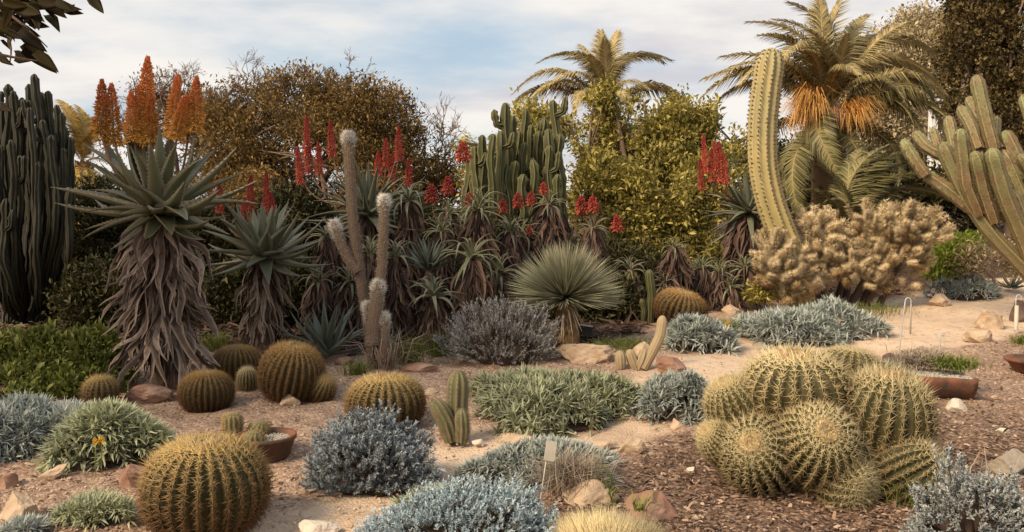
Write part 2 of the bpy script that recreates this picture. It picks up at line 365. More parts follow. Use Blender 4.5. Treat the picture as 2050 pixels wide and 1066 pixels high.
M['chips'] = mat('mulch_chips', (0.050, 0.027, 0.019), (0.31, 0.21, 0.145), 'rnd', var=0.3, rough=0.85, c3=(0.52, 0.38, 0.28), p3=(0.85, 1.15))
M['pebbles'] = mat('gravel_pebbles', (0.30, 0.20, 0.14), (0.55, 0.42, 0.31), 'rnd', var=0.3, rough=0.9)

# ------------------------------------------------------------------ ground
path_px = [(2150, 575), (2000, 600), (1850, 645), (1700, 682), (1560, 712), (1440, 735), (1330, 785), (1220, 830), (1080, 880), (960, 920), (860, 965), (740, 1030), (600, 1120)]
path_w = [1.3, 1.15, 1.0, 0.85, 0.72, 0.58, 0.52, 0.50, 0.50, 0.50, 0.50, 0.5, 0.6]
PW = np.array([P(*p)[:2] for p in path_px]); PWW = np.array(path_w)
def path_field(x, y):
    p = np.stack([x, y], -1).astype(float); best = np.full(p.shape[:-1], 1e9); side = np.zeros(p.shape[:-1])
    for i in range(len(PW) - 1):
        a, b = PW[i], PW[i + 1]; ab = b - a; t = np.clip(((p - a) @ ab) / (ab @ ab), 0, 1)
        q = p - (a + t[..., None] * ab); d = np.linalg.norm(q, axis=-1) - (PWW[i] + t * (PWW[i + 1] - PWW[i]))
        s = ab[0] * q[..., 1] - ab[1] * q[..., 0]
        m = d < best; best = np.where(m, d, best); side = np.where(m, s, side)
    return best, side
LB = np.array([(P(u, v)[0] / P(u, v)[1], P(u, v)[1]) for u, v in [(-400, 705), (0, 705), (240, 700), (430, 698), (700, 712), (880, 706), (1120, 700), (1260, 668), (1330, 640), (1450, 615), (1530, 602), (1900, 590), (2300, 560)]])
def litter(x, y):  # ground behind the beds, darkened for painted shade and leaf litter
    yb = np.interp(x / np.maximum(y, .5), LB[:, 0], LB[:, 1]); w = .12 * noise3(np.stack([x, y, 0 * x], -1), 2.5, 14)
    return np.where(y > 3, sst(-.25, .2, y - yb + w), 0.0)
def masks(x, y):
    d, s = path_field(x, y)
    wob = 0.10 * noise3(np.stack([x, y, 0 * x], -1), 2.2, 3) + 0.05 * noise3(np.stack([x, y, 0 * x], -1), 6.5, 4)
    pm = sst(0.14, -0.14, -(-d - wob))
    pm = 1 - sst(-0.12, 0.16, d + wob)
    front = s > 0
    mulch = np.where(front, sst(0.05, 0.45, d + wob), 0.0) * sst(-0.1, 0.5, x + wob) * (.25 + .75 * sst(7.6, 5.6, y))
    return pm, mulch
ang = np.concatenate([np.linspace(-math.pi, -0.66, 40)[:-1], np.linspace(-0.66, 0.66, 340), np.linspace(0.66, math.pi, 40)[1:]])
rad = np.concatenate([[0.02, 0.8, 1.6, 2.4], np.geomspace(3.0, 17, 260), np.geomspace(18, 900, 34)])
AA, RR = np.meshgrid(ang, rad); GX, GY = RR * np.sin(AA), RR * np.cos(AA)
PM, MM = masks(GX, GY); shade_litter_mask = litter(GX, GY) * (1 - PM)
GZ = g(GX, GY)
pts3 = np.stack([GX, GY, 0 * GX], -1)
fine = 0.010 * noise3(pts3, 7, 8) + 0.006 * noise3(pts3, 19, 9) + 0.004 * noise3(pts3, 45, 10)
GZ = GZ + np.where(RR < 18, fine * (1 - 0.6 * PM), 0) - 0.025 * PM * sst(18, 14, RR)
na, nr = len(ang), len(rad)
gi = (np.arange(nr - 1)[:, None] * na + np.arange(na - 1)[None]).ravel()
GQ = np.stack([gi, gi + 1, gi + na + 1, gi + na], 1)
fm = PM.ravel()[GQ].mean(1)
GV = np.stack([GX.ravel(), GY.ravel(), GZ.ravel()], 1)
def ground_mat():
    m = bpy.data.materials.new("earth"); m.use_nodes = True; nt = m.node_tree; N, L = nt.nodes, nt.links
    bs = N["Principled BSDF"]; bs.inputs["Roughness"].default_value = 0.95; bs.inputs["Specular IOR Level"].default_value = 0.1
    tco = N.new("ShaderNodeTexCoord")
    def noise(sc, det=5, ro=0.6):
        n = N.new("ShaderNodeTexNoise"); n.inputs["Scale"].default_value = sc; n.inputs["Detail"].default_value = det; n.inputs["Roughness"].default_value = ro
        L.new(tco.outputs["Object"], n.inputs["Vector"]); return n.outputs[0]
    def mixc(f, a, b, mode='MIX'):
        x = N.new("ShaderNodeMix"); x.data_type = 'RGBA'; x.blend_type = mode
        for i, v in ((0, f), (6, a), (7, b)):
            if isinstance(v, (int, float)): x.inputs[i].default_value = v
            elif isinstance(v, tuple): x.inputs[i].default_value = (*v, 1)
            else: L.new(v, x.inputs[i])
        return x.outputs[2]
    def rmp(f, a, b):
        r = N.new("ShaderNodeMapRange"); L.new(f, r.inputs[0]); r.inputs[1].default_value = a; r.inputs[2].default_value = b; return r.outputs[0]
    def att(n):
        a = N.new("ShaderNodeAttribute"); a.attribute_name = n; return a.outputs["Fac"]
    vor = N.new("ShaderNodeTexVoronoi"); vor.inputs["Scale"].default_value = 55; L.new(tco.outputs["Object"], vor.inputs["Vector"])
    speck = N.new("ShaderNodeSeparateColor"); L.new(vor.outputs["Color"], speck.inputs[0])
    bed = mixc(rmp(noise(2.2), 0.35, 0.65), (0.30, 0.195, 0.14), (0.42, 0.29, 0.21))
    bed = mixc(rmp(speck.outputs[0], 0.55, 0.95), bed, (0.54, 0.41, 0.31))
    bed = mixc(rmp(speck.outputs[1], 0.70, 0.95), bed, (0.21, 0.12, 0.085))
    mul = mixc(rmp(noise(3.5), 0.35, 0.65), (0.095, 0.055, 0.038), (0.19, 0.12, 0.083))
    mul = mixc(rmp(speck.outputs[0], 0.6, 0.95), mul, (0.40, 0.27, 0.19))
    pth = mixc(rmp(noise(1.6), 0.35, 0.68), (0.62, 0.455, 0.325), (0.71, 0.55, 0.41))
    pth = mixc(rmp(speck.outputs[2], 0.72, 1.0), pth, (0.66, 0.52, 0.38))
    pth = mixc(rmp(noise(11, 6), 0.52, 0.72), pth, (0.40, 0.27, 0.175)); pth = mixc(rmp(noise(0.9, 3), 0.5, 0.75), pth, (0.47, 0.33, 0.225))
    shade_litter_col = mixc(rmp(noise(6), 0.35, 0.65), (0.050, 0.030, 0.022), (0.115, 0.070, 0.048)); c = mixc(att("litter"), mixc(att("mulch"), bed, mul), shade_litter_col); c = mixc(att("path"), c, pth)  # dark tone paints shade onto the ground as well as leaf litter
    L.new(c, bs.inputs["Base Color"])
    bp = N.new("ShaderNodeBump"); bp.inputs["Strength"].default_value = 0.8; bp.inputs["Distance"].default_value = 0.02
    ad = N.new("ShaderNodeMath"); ad.operation = 'ADD'; L.new(noise(38, 6, 0.7), ad.inputs[0])
    mu = N.new("ShaderNodeMath"); mu.operation = 'MULTIPLY'; L.new(vor.outputs["Distance"], mu.inputs[0]); mu.inputs[1].default_value = -0.6
    L.new(mu.outputs[0], ad.inputs[1]); L.new(ad.outputs[0], bp.inputs["Height"]); L.new(bp.outputs[0], bs.inputs["Normal"])
    return m
EARTH = ground_mat()
def sub_mesh(name, sel):
    q = GQ[sel]; used = np.unique(q); mp = np.full(len(GV), -1); mp[used] = np.arange(len(used))
    me = make_mesh(name, GV[used], None, mp[q], {"path": PM.ravel()[used], "mulch": MM.ravel()[used], "litter": shade_litter_mask.ravel()[used]}, True)
    return obj(name, me, EARTH)
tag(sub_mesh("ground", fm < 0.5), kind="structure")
tag(sub_mesh("path", fm >= 0.5), kind="structure")

# ------------------------------------------------------------------ leaf and spine templates: (V, T, Q, tt, ed)
def blade_tpl(w=0.12, fold=0.25, bow=0.0):
    """flat blade, x 0..1: base pair, wide pair, tip"""
    V = np.array([[0, -w * .35, 0], [0, w * .35, 0], [.45, -w * .5, bow + w * fold], [.45, w * .5, bow + w * fold], [1, 0, 0]], float)
    return V, np.array([[2, 4, 3]]), np.array([[0, 2, 3, 1]]), V[:, 0].copy(), np.zeros(5)
def diamond_tpl(w=0.5, fold=0.15):
    V = np.array([[0, 0, 0], [.5, -w / 2, fold], [1, 0, 0], [.5, w / 2, fold]], float)
    return V, np.array([[0, 1, 2], [0, 2, 3]]), None, V[:, 0].copy(), np.zeros(4)
def spine_tpl(w=0.05, bow=0.06):
    V = []
    for i in range(3):
        a = i * 2.0944; V.append([0, w * math.cos(a), w * math.sin(a)])
    V.append([1, 0, 0]); V = np.array(V)
    return V, np.array([[0, 1, 3], [1, 2, 3], [2, 0, 3]]), None, V[:, 0].copy(), np.zeros(4)
BLADE, DIA, SPINE = blade_tpl(), diamond_tpl(), spine_tpl()
def leaf_tpl(bulge=-0.06, w=0.2, thick=0.06, segs=9, teeth=0, wpeak=0.12):
    """thick channelled leaf from the origin to (1,0,0) with an arched midline"""
    s = np.linspace(0, 1, segs + 1); cz = 4 * bulge * s * (1 - s)
    ws = w * 0.5 * np.where(s < wpeak, 0.75 + 0.25 * s / wpeak, np.clip((1 - (s - wpeak) / (1 - wpeak)), 0, 1) ** 0.8); ws[-1] = 0.004
    th = thick * (1 - s) ** 0.7; th[-1] = 0.003
    V, e = [], []
    for i in range(segs + 1):
        x, c, h = s[i], cz[i], ws[i]
        for yy, zc, ed in ((-1, 0.30 * h, 1), (-.5, -0.02 * h, .2), (.5, -0.02 * h, .2), (1, 0.30 * h, 1), (.55, -th[i] - .1 * h, .1), (-.55, -th[i] - .1 * h, .1)):
            V.append([x, yy * h, c + zc]); e.append(ed)
    V = np.array(V); Q = []
    for i in range(segs):
        for j in range(6):
            a, b = i * 6 + j, i * 6 + (j + 1) % 6; Q.append([a, b, b + 6, a + 6])
    tt = np.repeat(s, 6); T = []
    if teeth:
        ex, et = [], []
        for k in range(teeth):
            x = 0.06 + 0.86 * k / teeth
            for sg in (-1, 1):
                h = np.interp(x, s, ws); c = np.interp(x, s, cz) + .3 * h; dx = 0.012
                n0 = len(V) + len(ex); ex += [[x - dx, sg * h * .97, c], [x + dx, sg * h * .97, c], [x + dx, sg * (h + .016), c + .008]]; et.append([n0, n0 + 1, n0 + 2])
        V = np.concatenate([V, ex]); e += [1] * len(ex); tt = np.concatenate([tt, np.array(ex)[:, 0]]); T = et
    return V, np.array(T, int).reshape(-1, 3), np.array(Q), tt, np.array(e, float)
def dead_tpl(seed, w=0.088):
    r = np.random.default_rng(seed); n = 8; s = np.linspace(0, 1, n)
    w = r.uniform(.09, .165); y = 0.10 * np.sin(s * r.uniform(3, 8) + r.uniform(0, 6)) * s; z = 4 * r.uniform(0.02, 0.2) * s * (1 - s) + 0.07 * np.sin(s * r.uniform(4, 9)) * s
    tw = r.uniform(-2.4, 2.4) * s + r.uniform(0, 3); hw = w * .5 * (1 - s) ** .6 * (1 + .25 * np.sin(s * 11 + r.uniform(0, 6))) + .004
    V = []; e = []
    for i in range(n):
        for k, dz in ((-1, 0.0), (0, 0.5), (1, 0.0)):
            a = tw[i]; oy = k * hw[i]; oz = dz * hw[i]
            V.append([s[i], y[i] + oy * math.cos(a) - oz * math.sin(a), z[i] + oy * math.sin(a) + oz * math.cos(a)]); e.append(abs(k))
    Q = [[i * 3 + j, i * 3 + j + 1, i * 3 + j + 4, i * 3 + j + 3] for i in range(n - 1) for j in range(2)]
    return np.array(V), None, np.array(Q), np.repeat(s, 3), np.array(e, float)
DEAD = [dead_tpl(k) for k in range(14)]
def tpl_mesh(name, tpl, m, smooth=True):
    V, T, Q, t, e = tpl; me = make_mesh(name, V, T, Q, {"tt": t, "ed": e, "rnd": np.full(len(V), .5)}, smooth); me.materials.append(m); return me
DEAD_ME = [tpl_mesh("dead_leaf", t, M['dead']) for t in DEAD]

# ------------------------------------------------------------------ rocks
def rock_mesh(seed, dims, cuts=9, sub=3, bumpy=0.05, cut=(0.55, 0.85)):
    bm = bmesh.new(); bmesh.ops.create_icosphere(bm, subdivisions=sub, radius=1.0)
    V = np.array([v.co for v in bm.verts]); r = np.random.default_rng(seed)
    V = V * np.array([1, 1, 1]) * (1 + 0.15 * noise3(V, 1.2, seed)[:, None])
    for _ in range(cuts):
        n = nrm(r.normal(size=3) * [1, 1, .8]); d = r.uniform(*cut); k = V @ n - d; V = V - np.outer(np.maximum(k, 0), n)
    V = V * (1 + bumpy * noise3(V, 5, seed + 1)[:, None] + bumpy * .6 * noise3(V, 12, seed + 2)[:, None])
    V = V * np.array(dims)
    for v, c in zip(bm.verts, V): v.co = c
    me = bpy.data.meshes.new("rock"); bm.to_mesh(me); bm.free(); return me
def rock(u, v, wpx, hpx, m, label, seed, rot=0.0, tilt=0.0, depth=0.7, cuts=9, sink=0.25, name="rock", group=None, cut=(0.55, 0.85)):
    """a stone whose base is seen at pixel (u, v)"""
    p = P(u, v); s = p[1] / FPX; a, b = wpx * s / 2, hpx * s * 0.62
    me = rock_mesh(seed, (a * 1.12, a * 1.12 * depth, b), cuts, 4 if wpx > 70 else 3, cut=cut)
    o = obj(name, me, M[m]); o.location = (p[0], p[1] + a * depth * .6, p[2] + b * (1 - 2 * sink) * .8)
    o.rotation_euler = (tilt * .4, tilt, rot); return tag(o, label, "rock", group)

# ------------------------------------------------------------------ barrel cacti
def barrel_meshes(ribs, rings, nsp, slen, seed, hgt=0.92, nar=30, wd=.009):
    r = np.random.default_rng(seed)
    th = np.linspace(0.0, math.pi * 0.93, rings); k = 4; na_ = ribs * k
    ph = np.arange(na_) * 2 * math.pi / na_; rp = np.tile([1.0, 0.91, 0.79, 0.91], ribs) * np.repeat(1 + .02 * r.normal(size=ribs), 4); rdg = np.tile([1.0, .35, 0, .35], ribs)
    V = []; tt = []; ed = []
    def prof(t):
        rr = np.sin(t) ** 0.85; z = hgt * np.cos(t); z = z - 0.10 * np.exp(-(t / 0.28) ** 2); return rr, z
    for t in th:
        rr, z = prof(t); d = 1 - (1 - rp) * min(1, rr * 2.2)
        V.append(np.stack([rr * d * np.cos(ph), rr * d * np.sin(ph), np.full(na_, z)], 1)); tt.append(np.full(na_, (z + hgt) / 2 / hgt)); ed.append(rdg)
    V = np.concatenate(V); i = np.arange(rings - 1)[:, None] * na_; j = np.arange(na_)[None]; j2 = (j + 1) % na_
    Q = np.stack([i + j, i + na_ + j, i + na_ + j2, i + j2], -1).reshape(-1, 4)
    body = make_mesh("body", V, None, Q, {"tt": np.concatenate(tt), "ed": np.concatenate(ed), "rnd": np.full(len(V), .5)}, True)
    body.materials.append(M['barrel_body'])
    mb = MB(); O, D, Tt, Ls = [], [], [], []
    for a in np.arange(ribs) * 2 * math.pi / ribs:
        for t in np.linspace(0.16, math.pi * 0.86, nar) + r.uniform(-.02, .02, nar):
            rr, z = prof(t); p = np.array([rr * math.cos(a), rr * math.sin(a), z]); n = nrm(np.array([math.cos(a) * math.sin(t), math.sin(a) * math.sin(t), math.cos(t) * 1.05]))
            e1 = nrm(np.cross(n, [0, 0, 1.0])); e2 = np.cross(n, e1); m_ = nsp if rr > .25 else nsp + 3
            for q in range(m_):
                b = q * 2 * math.pi / (m_ - 2) + r.uniform(-.25, .25); cen = q >= m_ - 2
                sp = (e1 * math.cos(b) + e2 * math.sin(b)); d = nrm(n * (1.0 if cen else r.uniform(.5, 1.0)) + sp * (.35 if cen else 1.0) * np.array([1, 1, 1.15]) + [0, 0, .10])
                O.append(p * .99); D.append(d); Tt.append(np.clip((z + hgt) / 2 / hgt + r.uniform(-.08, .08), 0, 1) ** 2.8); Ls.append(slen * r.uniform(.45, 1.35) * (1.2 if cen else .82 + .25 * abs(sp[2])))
    O, D, Tt, Ls = np.array(O), np.array(D), np.array(Tt), np.array(Ls)
    X, Y, Z = frames(D)
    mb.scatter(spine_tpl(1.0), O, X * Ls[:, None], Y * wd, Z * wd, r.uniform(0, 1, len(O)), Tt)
    spines = mb
    mb = MB(); n = 520; a = r.uniform(0, 6.28, n); rr = 0.27 * np.sqrt(r.uniform(0, 1, n)); z = hgt - .10 * np.exp(-(rr / .28) ** 2)
    O = np.stack([rr * np.cos(a), rr * np.sin(a), z - .02], 1); D = nrm(np.stack([np.cos(a) * rr * 2, np.sin(a) * rr * 2, np.full(n, .6)], 1) + r.normal(size=(n, 3)) * .3)
    X, Y, Z = frames(D); ln = r.uniform(.07, .16, n)
    mb.scatter(spine_tpl(1.0), O, X * ln[:, None], Y * .02, Z * .02, r.uniform(0, 1, n))
    wool = mb.mesh("crown_wool"); wool.materials.append(M['wool'])
    return body, spines, wool
def spine_variant(mb, key):
    me = mb.mesh("spines"); me.materials.append(M[key]); return me
b1, s1, w1 = barrel_meshes(28, 34, 11, 0.175, 1, nar=25, wd=.0095)
b2, s2, w2 = barrel_meshes(22, 24, 10, 0.225, 2, nar=18, wd=.0102)
b3, s3_, w3 = barrel_meshes(18, 18, 12, 0.38, 3, nar=14, wd=.013)
s1g, s1b, s2p, s3p, s3g = spine_variant(s1, 'spine_gold'), spine_variant(s1, 'spine_brown'), spine_variant(s2, 'spine_pale'), spine_variant(s3_, 'spine_pale'), spine_variant(s3_, 'spine_gold')
BAR = {'gold': (b1, s1g, w1), 'brown': (b1, s1b, w1), 'pale': (b2, s2p, w2), 'small_pale': (b3, s3p, w3), 'small_gold': (b3, s3g, w3)}
def bud_mesh():
    mb = MB(); r = np.random.default_rng(9); n = 46; a = r.uniform(0, 6.28, n); rr = r.uniform(.10, .26, n)
    O = np.stack([rr * np.cos(a), rr * np.sin(a), np.full(n, .84)], 1); D = nrm(np.stack([np.cos(a) * .5, np.sin(a) * .5, np.ones(n)], 1)); X, Y, Z = frames(D)
    mb.scatter(spine_tpl(1.0), O, X * .17, Y * .022, Z * .022, r.uniform(0, 1, n)); me = mb.mesh("dry_buds"); me.materials.append(M['bud']); return me
BUD = bud_mesh()
def barrel(label, u, v, ru, rv, kind, axis=(0, 0, 1), group="barrel cacti in the beds", buds=False, spin=0.0, name="barrel_cactus"):
    p, rm = sit(u, v, ru, 0.80 * rv / ru); t = thing(name, label, "cactus", p, group)
    hz = rm * rv / ru / 0.92; body, sp, wl_ = BAR[kind]
    mxx = axis_mx((0, 0, float(at(u, v, p[1])[2] - p[2])), axis, rm, hz, spin)
    obj("body", body, None, t, mxx); obj("spines", sp, None, t, mxx)["kind"] = "stuff"; obj("crown_wool", wl_, None, t, mxx)["kind"] = "stuff"
    if buds: obj("dry_buds", BUD, None, t, mxx)
    return t
SC = 0.88   # body radius against the outline with spines
def bar(label, u0, u1, v0, v1, kind, **k): return barrel(label, (u0 + u1) / 2, (v0 + v1) / 2, (u1 - u0) / 2 * SC, (v1 - v0) / 2 * SC, kind, **k)
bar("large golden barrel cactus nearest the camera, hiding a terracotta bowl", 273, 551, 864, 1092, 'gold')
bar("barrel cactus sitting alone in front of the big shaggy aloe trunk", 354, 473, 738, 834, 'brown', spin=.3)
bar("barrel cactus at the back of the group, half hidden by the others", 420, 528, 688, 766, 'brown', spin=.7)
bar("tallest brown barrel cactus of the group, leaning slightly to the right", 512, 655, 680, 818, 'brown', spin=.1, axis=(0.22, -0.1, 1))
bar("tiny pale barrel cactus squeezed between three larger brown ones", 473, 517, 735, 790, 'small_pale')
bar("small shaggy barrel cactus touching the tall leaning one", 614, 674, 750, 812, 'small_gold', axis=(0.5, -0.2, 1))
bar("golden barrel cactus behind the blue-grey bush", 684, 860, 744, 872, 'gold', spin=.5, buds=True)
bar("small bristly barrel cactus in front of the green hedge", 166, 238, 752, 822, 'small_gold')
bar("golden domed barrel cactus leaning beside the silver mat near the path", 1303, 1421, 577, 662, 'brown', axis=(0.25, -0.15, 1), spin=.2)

# clustered barrel on the mulch: one plant with nine heads
cb = P(1645, 985); CL = thing("clustered_barrel_cactus", "huge clump of pale-spined barrel cactus heads on dark mulch", "cactus", cb)
heads = [  # u, v, radius px u, radius px v, depth, axis, kind, buds
    (1592, 790, 120, 96, 5.25, (-0.05, -0.12, 1), 'pale', True), (1478, 830, 68, 88, 5.25, (-.45, -.15, 1), 'pale', False),
    (1768, 850, 106, 122, 5.12, (.10, -.12, 1), 'pale', True), (1702, 740, 68, 48, 5.75, (.15, .0, 1), 'pale', False),
    (1522, 912, 86, 90, 4.98, (-.50, -.80, .60), 'pale', False), (1634, 890, 92, 84, 4.90, (.02, -.85, .62), 'pale', False),
    (1456, 900, 48, 82, 5.10, (-.8, -.4, .7), 'pale', False), (1692, 968, 66, 60, 4.84, (.45, -.9, -.05), 'small_pale', False),
    (1806, 950, 76, 92, 4.90, (.75, -.30, .55), 'pale', False), (1630, 930, 150, 80, 5.3, (0, 0, 1), 'pale', False)]
for (u, v, ru, rv, y, ax, kd, bd) in heads:
    c = at(u, v, y); s = y / FPX * .90; hb, hs, hw = BAR[kd]
    if u == 1630: c = at(1640, 905, 5.2)
    mxx = axis_mx(c - cb, ax, ru * s, rv * s / .92, spin=u * .01)
    h = obj("head", hb, None, CL, mxx); obj("spines", hs, None, h)["kind"] = "stuff"; obj("crown_wool", hw, None, h)["kind"] = "stuff"
    if bd: obj("dry_buds", BUD, None, h)

# spiny low cushion at the lower edge
def hair_mound(t, part, m, p, a, b, h, n, ln, w, up=0.5, flat=0.0, droop=0.0):
    mb = MB(); d = dirs(n, 0.0, 1.0); O = d * [a, b, h] ; D = nrm(d * [1, 1, 1.2] + [0, 0, up] + rng.normal(size=(n, 3)) * .28)
    X, Y, Z = frames(D); L_ = ln * rng.uniform(.6, 1.3, n)
    mb.scatter(spine_tpl(1.0), O * .93, X * L_[:, None], Y * w, Z * w, rng.uniform(0, 1, n), np.clip(d[:, 2] + rng.uniform(-.2, .2, n), 0, 1))
    o = mb.build(part, m, t); o["kind"] = "stuff"; return o
def mound_mesh(name, a, b, h, m, parent, seed=0, z0=-0.03, rough=0.12):
    bm = bmesh.new(); bmesh.ops.create_icosphere(bm, subdivisions=3, radius=1.0)
    for v in bm.verts:
        k = 1 + rough * float(noise3(np.array(v.co), 2.4, seed)); v.co = (v.co.x * a * k, v.co.y * b * k, max(v.co.z, -.1) * h * k + z0)
    me = bpy.data.meshes.new(name); bm.to_mesh(me); bm.free()
    for p_ in me.polygons: p_.use_smooth = True
    return obj(name, me, m, parent)
p = P(1205, 1112); s = p[1] / FPX
t = thing("spiny_cushion", "low pale straw-yellow spiny cushion plant at the lower edge", "cactus", p)
mound_mesh("body", 95 * s, 60 * s, 62 * s, M['barrel_body'], t, 5)
hair_mound(t, "spines", M['spine_pale'], p, 95 * s, 60 * s, 64 * s, 2600, 0.10, 0.0016)
for dx_, dy_, k_ in ((-62, 30, .55), (70, 20, .6), (10, -45, .6)):
    hair_mound(t, "spines", M['spine_pale'], p, 95 * s * k_, 60 * s * k_, 60 * s * k_, 1100, 0.09, 0.0016).location = (dx_ * s, dy_ * s, .01)
# potted group behind the big barrel
p = P(540, 930); s = p[1] / FPX
def lathe(prof, n=40):
    prof = np.array(prof); a = np.arange(n) * 2 * math.pi / n
    V = np.stack([np.outer(prof[:, 0], np.cos(a)), np.outer(prof[:, 0], np.sin(a)), np.repeat(prof[:, 1:2], n, 1)], -1).reshape(-1, 3)
    i = np.arange(len(prof) - 1)[:, None] * n; j = np.arange(n)[None]; k = (j + 1) % n
    return V, np.stack([i + j, i + k, i + n + k, i + n + j], -1).reshape(-1, 4)
pot = at(533, 905, p[1] + .12); pot[2] = g(pot[0], pot[1])
t = thing("terracotta_bowl", "round terracotta bowl of pebbles behind the largest barrel", "pot", pot)
rr = 60 * s; V, Q = lathe([(0, .02), (rr * .72, .0), (rr * .80, .02), (rr * .98, .125), (rr * 1.04, .13), (rr * 1.04, .155), (rr * .95, .155), (rr * .90, .12), (0, .118)])
obj("bowl", make_mesh("bowl", V, None, Q, None, True), M['terracotta'], t)
mb = MB(); n = 900; a = rng.uniform(0, 6.28, n); q = rr * .88 * np.sqrt(rng.uniform(0, 1, n)); D = dirs(n); X, Y, Z = frames(D); sz = rng.uniform(.004, .009, n)[:, None]
OCT = (np.array([[1, 0, 0], [-1, 0, 0], [0, .8, 0], [0, -.8, 0], [0, 0, .7], [0, 0, -.7]], float), np.array([[0, 2, 4], [2, 1, 4], [1, 3, 4], [3, 0, 4], [2, 0, 5], [1, 2, 5], [3, 1, 5], [0, 3, 5]]), None, np.full(6, .5), np.zeros(6))
mb.scatter(OCT, np.stack([q * np.cos(a), q * np.sin(a), np.full(n, .122)], 1), X * sz, Y * sz, Z * sz, rng.uniform(0, 1, n)); mb.build("pebbles", M['pale_gravel'], t)["kind"] = "stuff"
def small_cyl(label, u, vtop, wpx, hpx, y, m, tilt=(0, 0), name="small_cactus", ribs=13):
    b = at(u, vtop + hpx, y); b[2] = max(b[2], g(b[0], b[1]) - .02); s = y / FPX; r0 = wpx * s / 2; h = hpx * s
    t_ = thing(name, label, "cactus", b)
    zs = np.array([0, .1, .3, .5, .7, .82, .91, .97, 1.0]); rs = np.array([.85, .95, 1, 1, .97, .88, .68, .40, .06]) * r0
    V, T, Q, tt = tube([(tilt[0] * z * h, tilt[1] * z * h, z * h) for z in zs], rs, ribs * 4, lambda a: .93 + .07 * np.cos(a * ribs))
    me = make_mesh("body", V, T, Q, {"tt": tt, "ed": np.append(np.tile(np.tile([1., .3, 0, .3], ribs), len(zs)), 1), "rnd": np.full(len(V), .5)}, True); obj("body", me, M[m], t_)
    mb = MB(); n = ribs * 12; a = np.repeat(np.arange(ribs), 12) * 2 * math.pi / ribs; z = np.tile(np.linspace(.06, .95, 12), ribs); rr_ = np.interp(z, zs, rs)
    O = np.stack([rr_ * np.cos(a - 1.57) + tilt[0] * z * h, rr_ * np.sin(a - 1.57) + tilt[1] * z * h, z * h], 1); O = np.repeat(O, 6, 0); a6 = np.repeat(a - 1.57, 6); nn = len(O)
    D = nrm(np.stack([np.cos(a6), np.sin(a6), np.full(nn, .25)], 1) + rng.normal(size=(nn, 3)) * .75); X, Y, Z = frames(D)
    mb.scatter(spine_tpl(1.0), O, X * (r0 * .40), Y * .0014, Z * .0014, rng.uniform(0, 1, nn), np.full(nn, .5)); mb.build("spines", M['spine_gold'], t_)["kind"] = "stuff"
    return t_
yb = pot[1]
small_cyl("stubby upright cactus with a yellow tip, leftmost of three by the bowl", 466, 826, 38, 40, yb + .10, 'small_cereus')
small_cyl("squat grey-green cactus stem farther back in the terracotta bowl", 510, 842, 46, 50, yb + .16, 'small_cereus', (.3, 0))
small_cyl("plump grey-green cactus stem nearest in the terracotta bowl", 502, 860, 46, 60, yb - .04, 'small_cereus', (.15, 0))

# ------------------------------------------------------------------ ribbed stems
def ribbed(pts, r0, ribs, n=26, depth=.25, beads=0.0, wob=0.0, base=0.8, tip=True, jag=0.0):
    c = smooth_path(pts, n)
    if wob: ph_ = rng.uniform(0, 6.28, 4); q_ = np.linspace(0, 1, n); c = c + np.stack([np.sin(q_ * 9 + ph_[0]) + .6 * np.sin(q_ * 21 + ph_[1]), np.sin(q_ * 8 + ph_[2]), 0 * q_], 1) * r0 * wob * np.minimum(1, q_ * 3)[:, None]
    L_ = np.linalg.norm(np.diff(c, axis=0), axis=1).sum(); s = np.linspace(0, 1, n)
    if tip:
        e = min(.4, r0 * 1.5 / L_); s2 = np.concatenate([np.linspace(0, 1 - e, n - 6), 1 - e + e * np.array([.3, .55, .75, .9, .97, 1.0])])
        c = np.stack([np.interp(s2, s, c[:, k]) for k in range(3)], 1); s = s2
        rr = np.where(s > 1 - e, np.sqrt(np.clip(1 - ((s - 1 + e) / e) ** 2, 0.003, 1)), 1.0)
    else: rr = np.ones(n)
    rr = rr * r0 * (base + (1 - base) * np.clip(s * 3, 0, 1))
    if beads: rr = rr * (1 + beads * np.sin(s * L_ / (r0 * 3.6) * 6.28 + r0 * 900))
    V, T, Q, tt = tube(c, rr, ribs * 4, lambda a: (1 - depth / 2) + depth / 2 * np.cos(a * ribs))
    if jag:
        sides = ribs * 4; VV = V[:-1].reshape(n, sides, 3); ph_ = rng.uniform(0, 6.28, ribs); f_ = L_ / (r0 * 1.5)
        for k_ in range(ribs):
            a_ = 1 + jag * np.sin(s * f_ * 6.28 + ph_[k_]) + jag * .8 * rng.normal(size=n); VV[:, k_ * 4] = c + (VV[:, k_ * 4] - c) * a_[:, None]
        V[:-1] = VV.reshape(-1, 3)
    ed = np.append(np.tile(np.tile([1., .25, 0, .25], ribs), n), 1)
    return V, T, Q, tt, ed, c, rr
def stem_part(t, name, pts, r0, ribs, m, **k):
    base = np.array(t.location); V, T, Q, tt, ed, c, rr = ribbed(np.asarray(pts) - base, r0, ribs, **k)
    return obj(name, make_mesh(name, V, T, Q, {"tt": tt, "ed": ed, "rnd": np.full(len(V), .5)}, False), M[m], t), c, rr

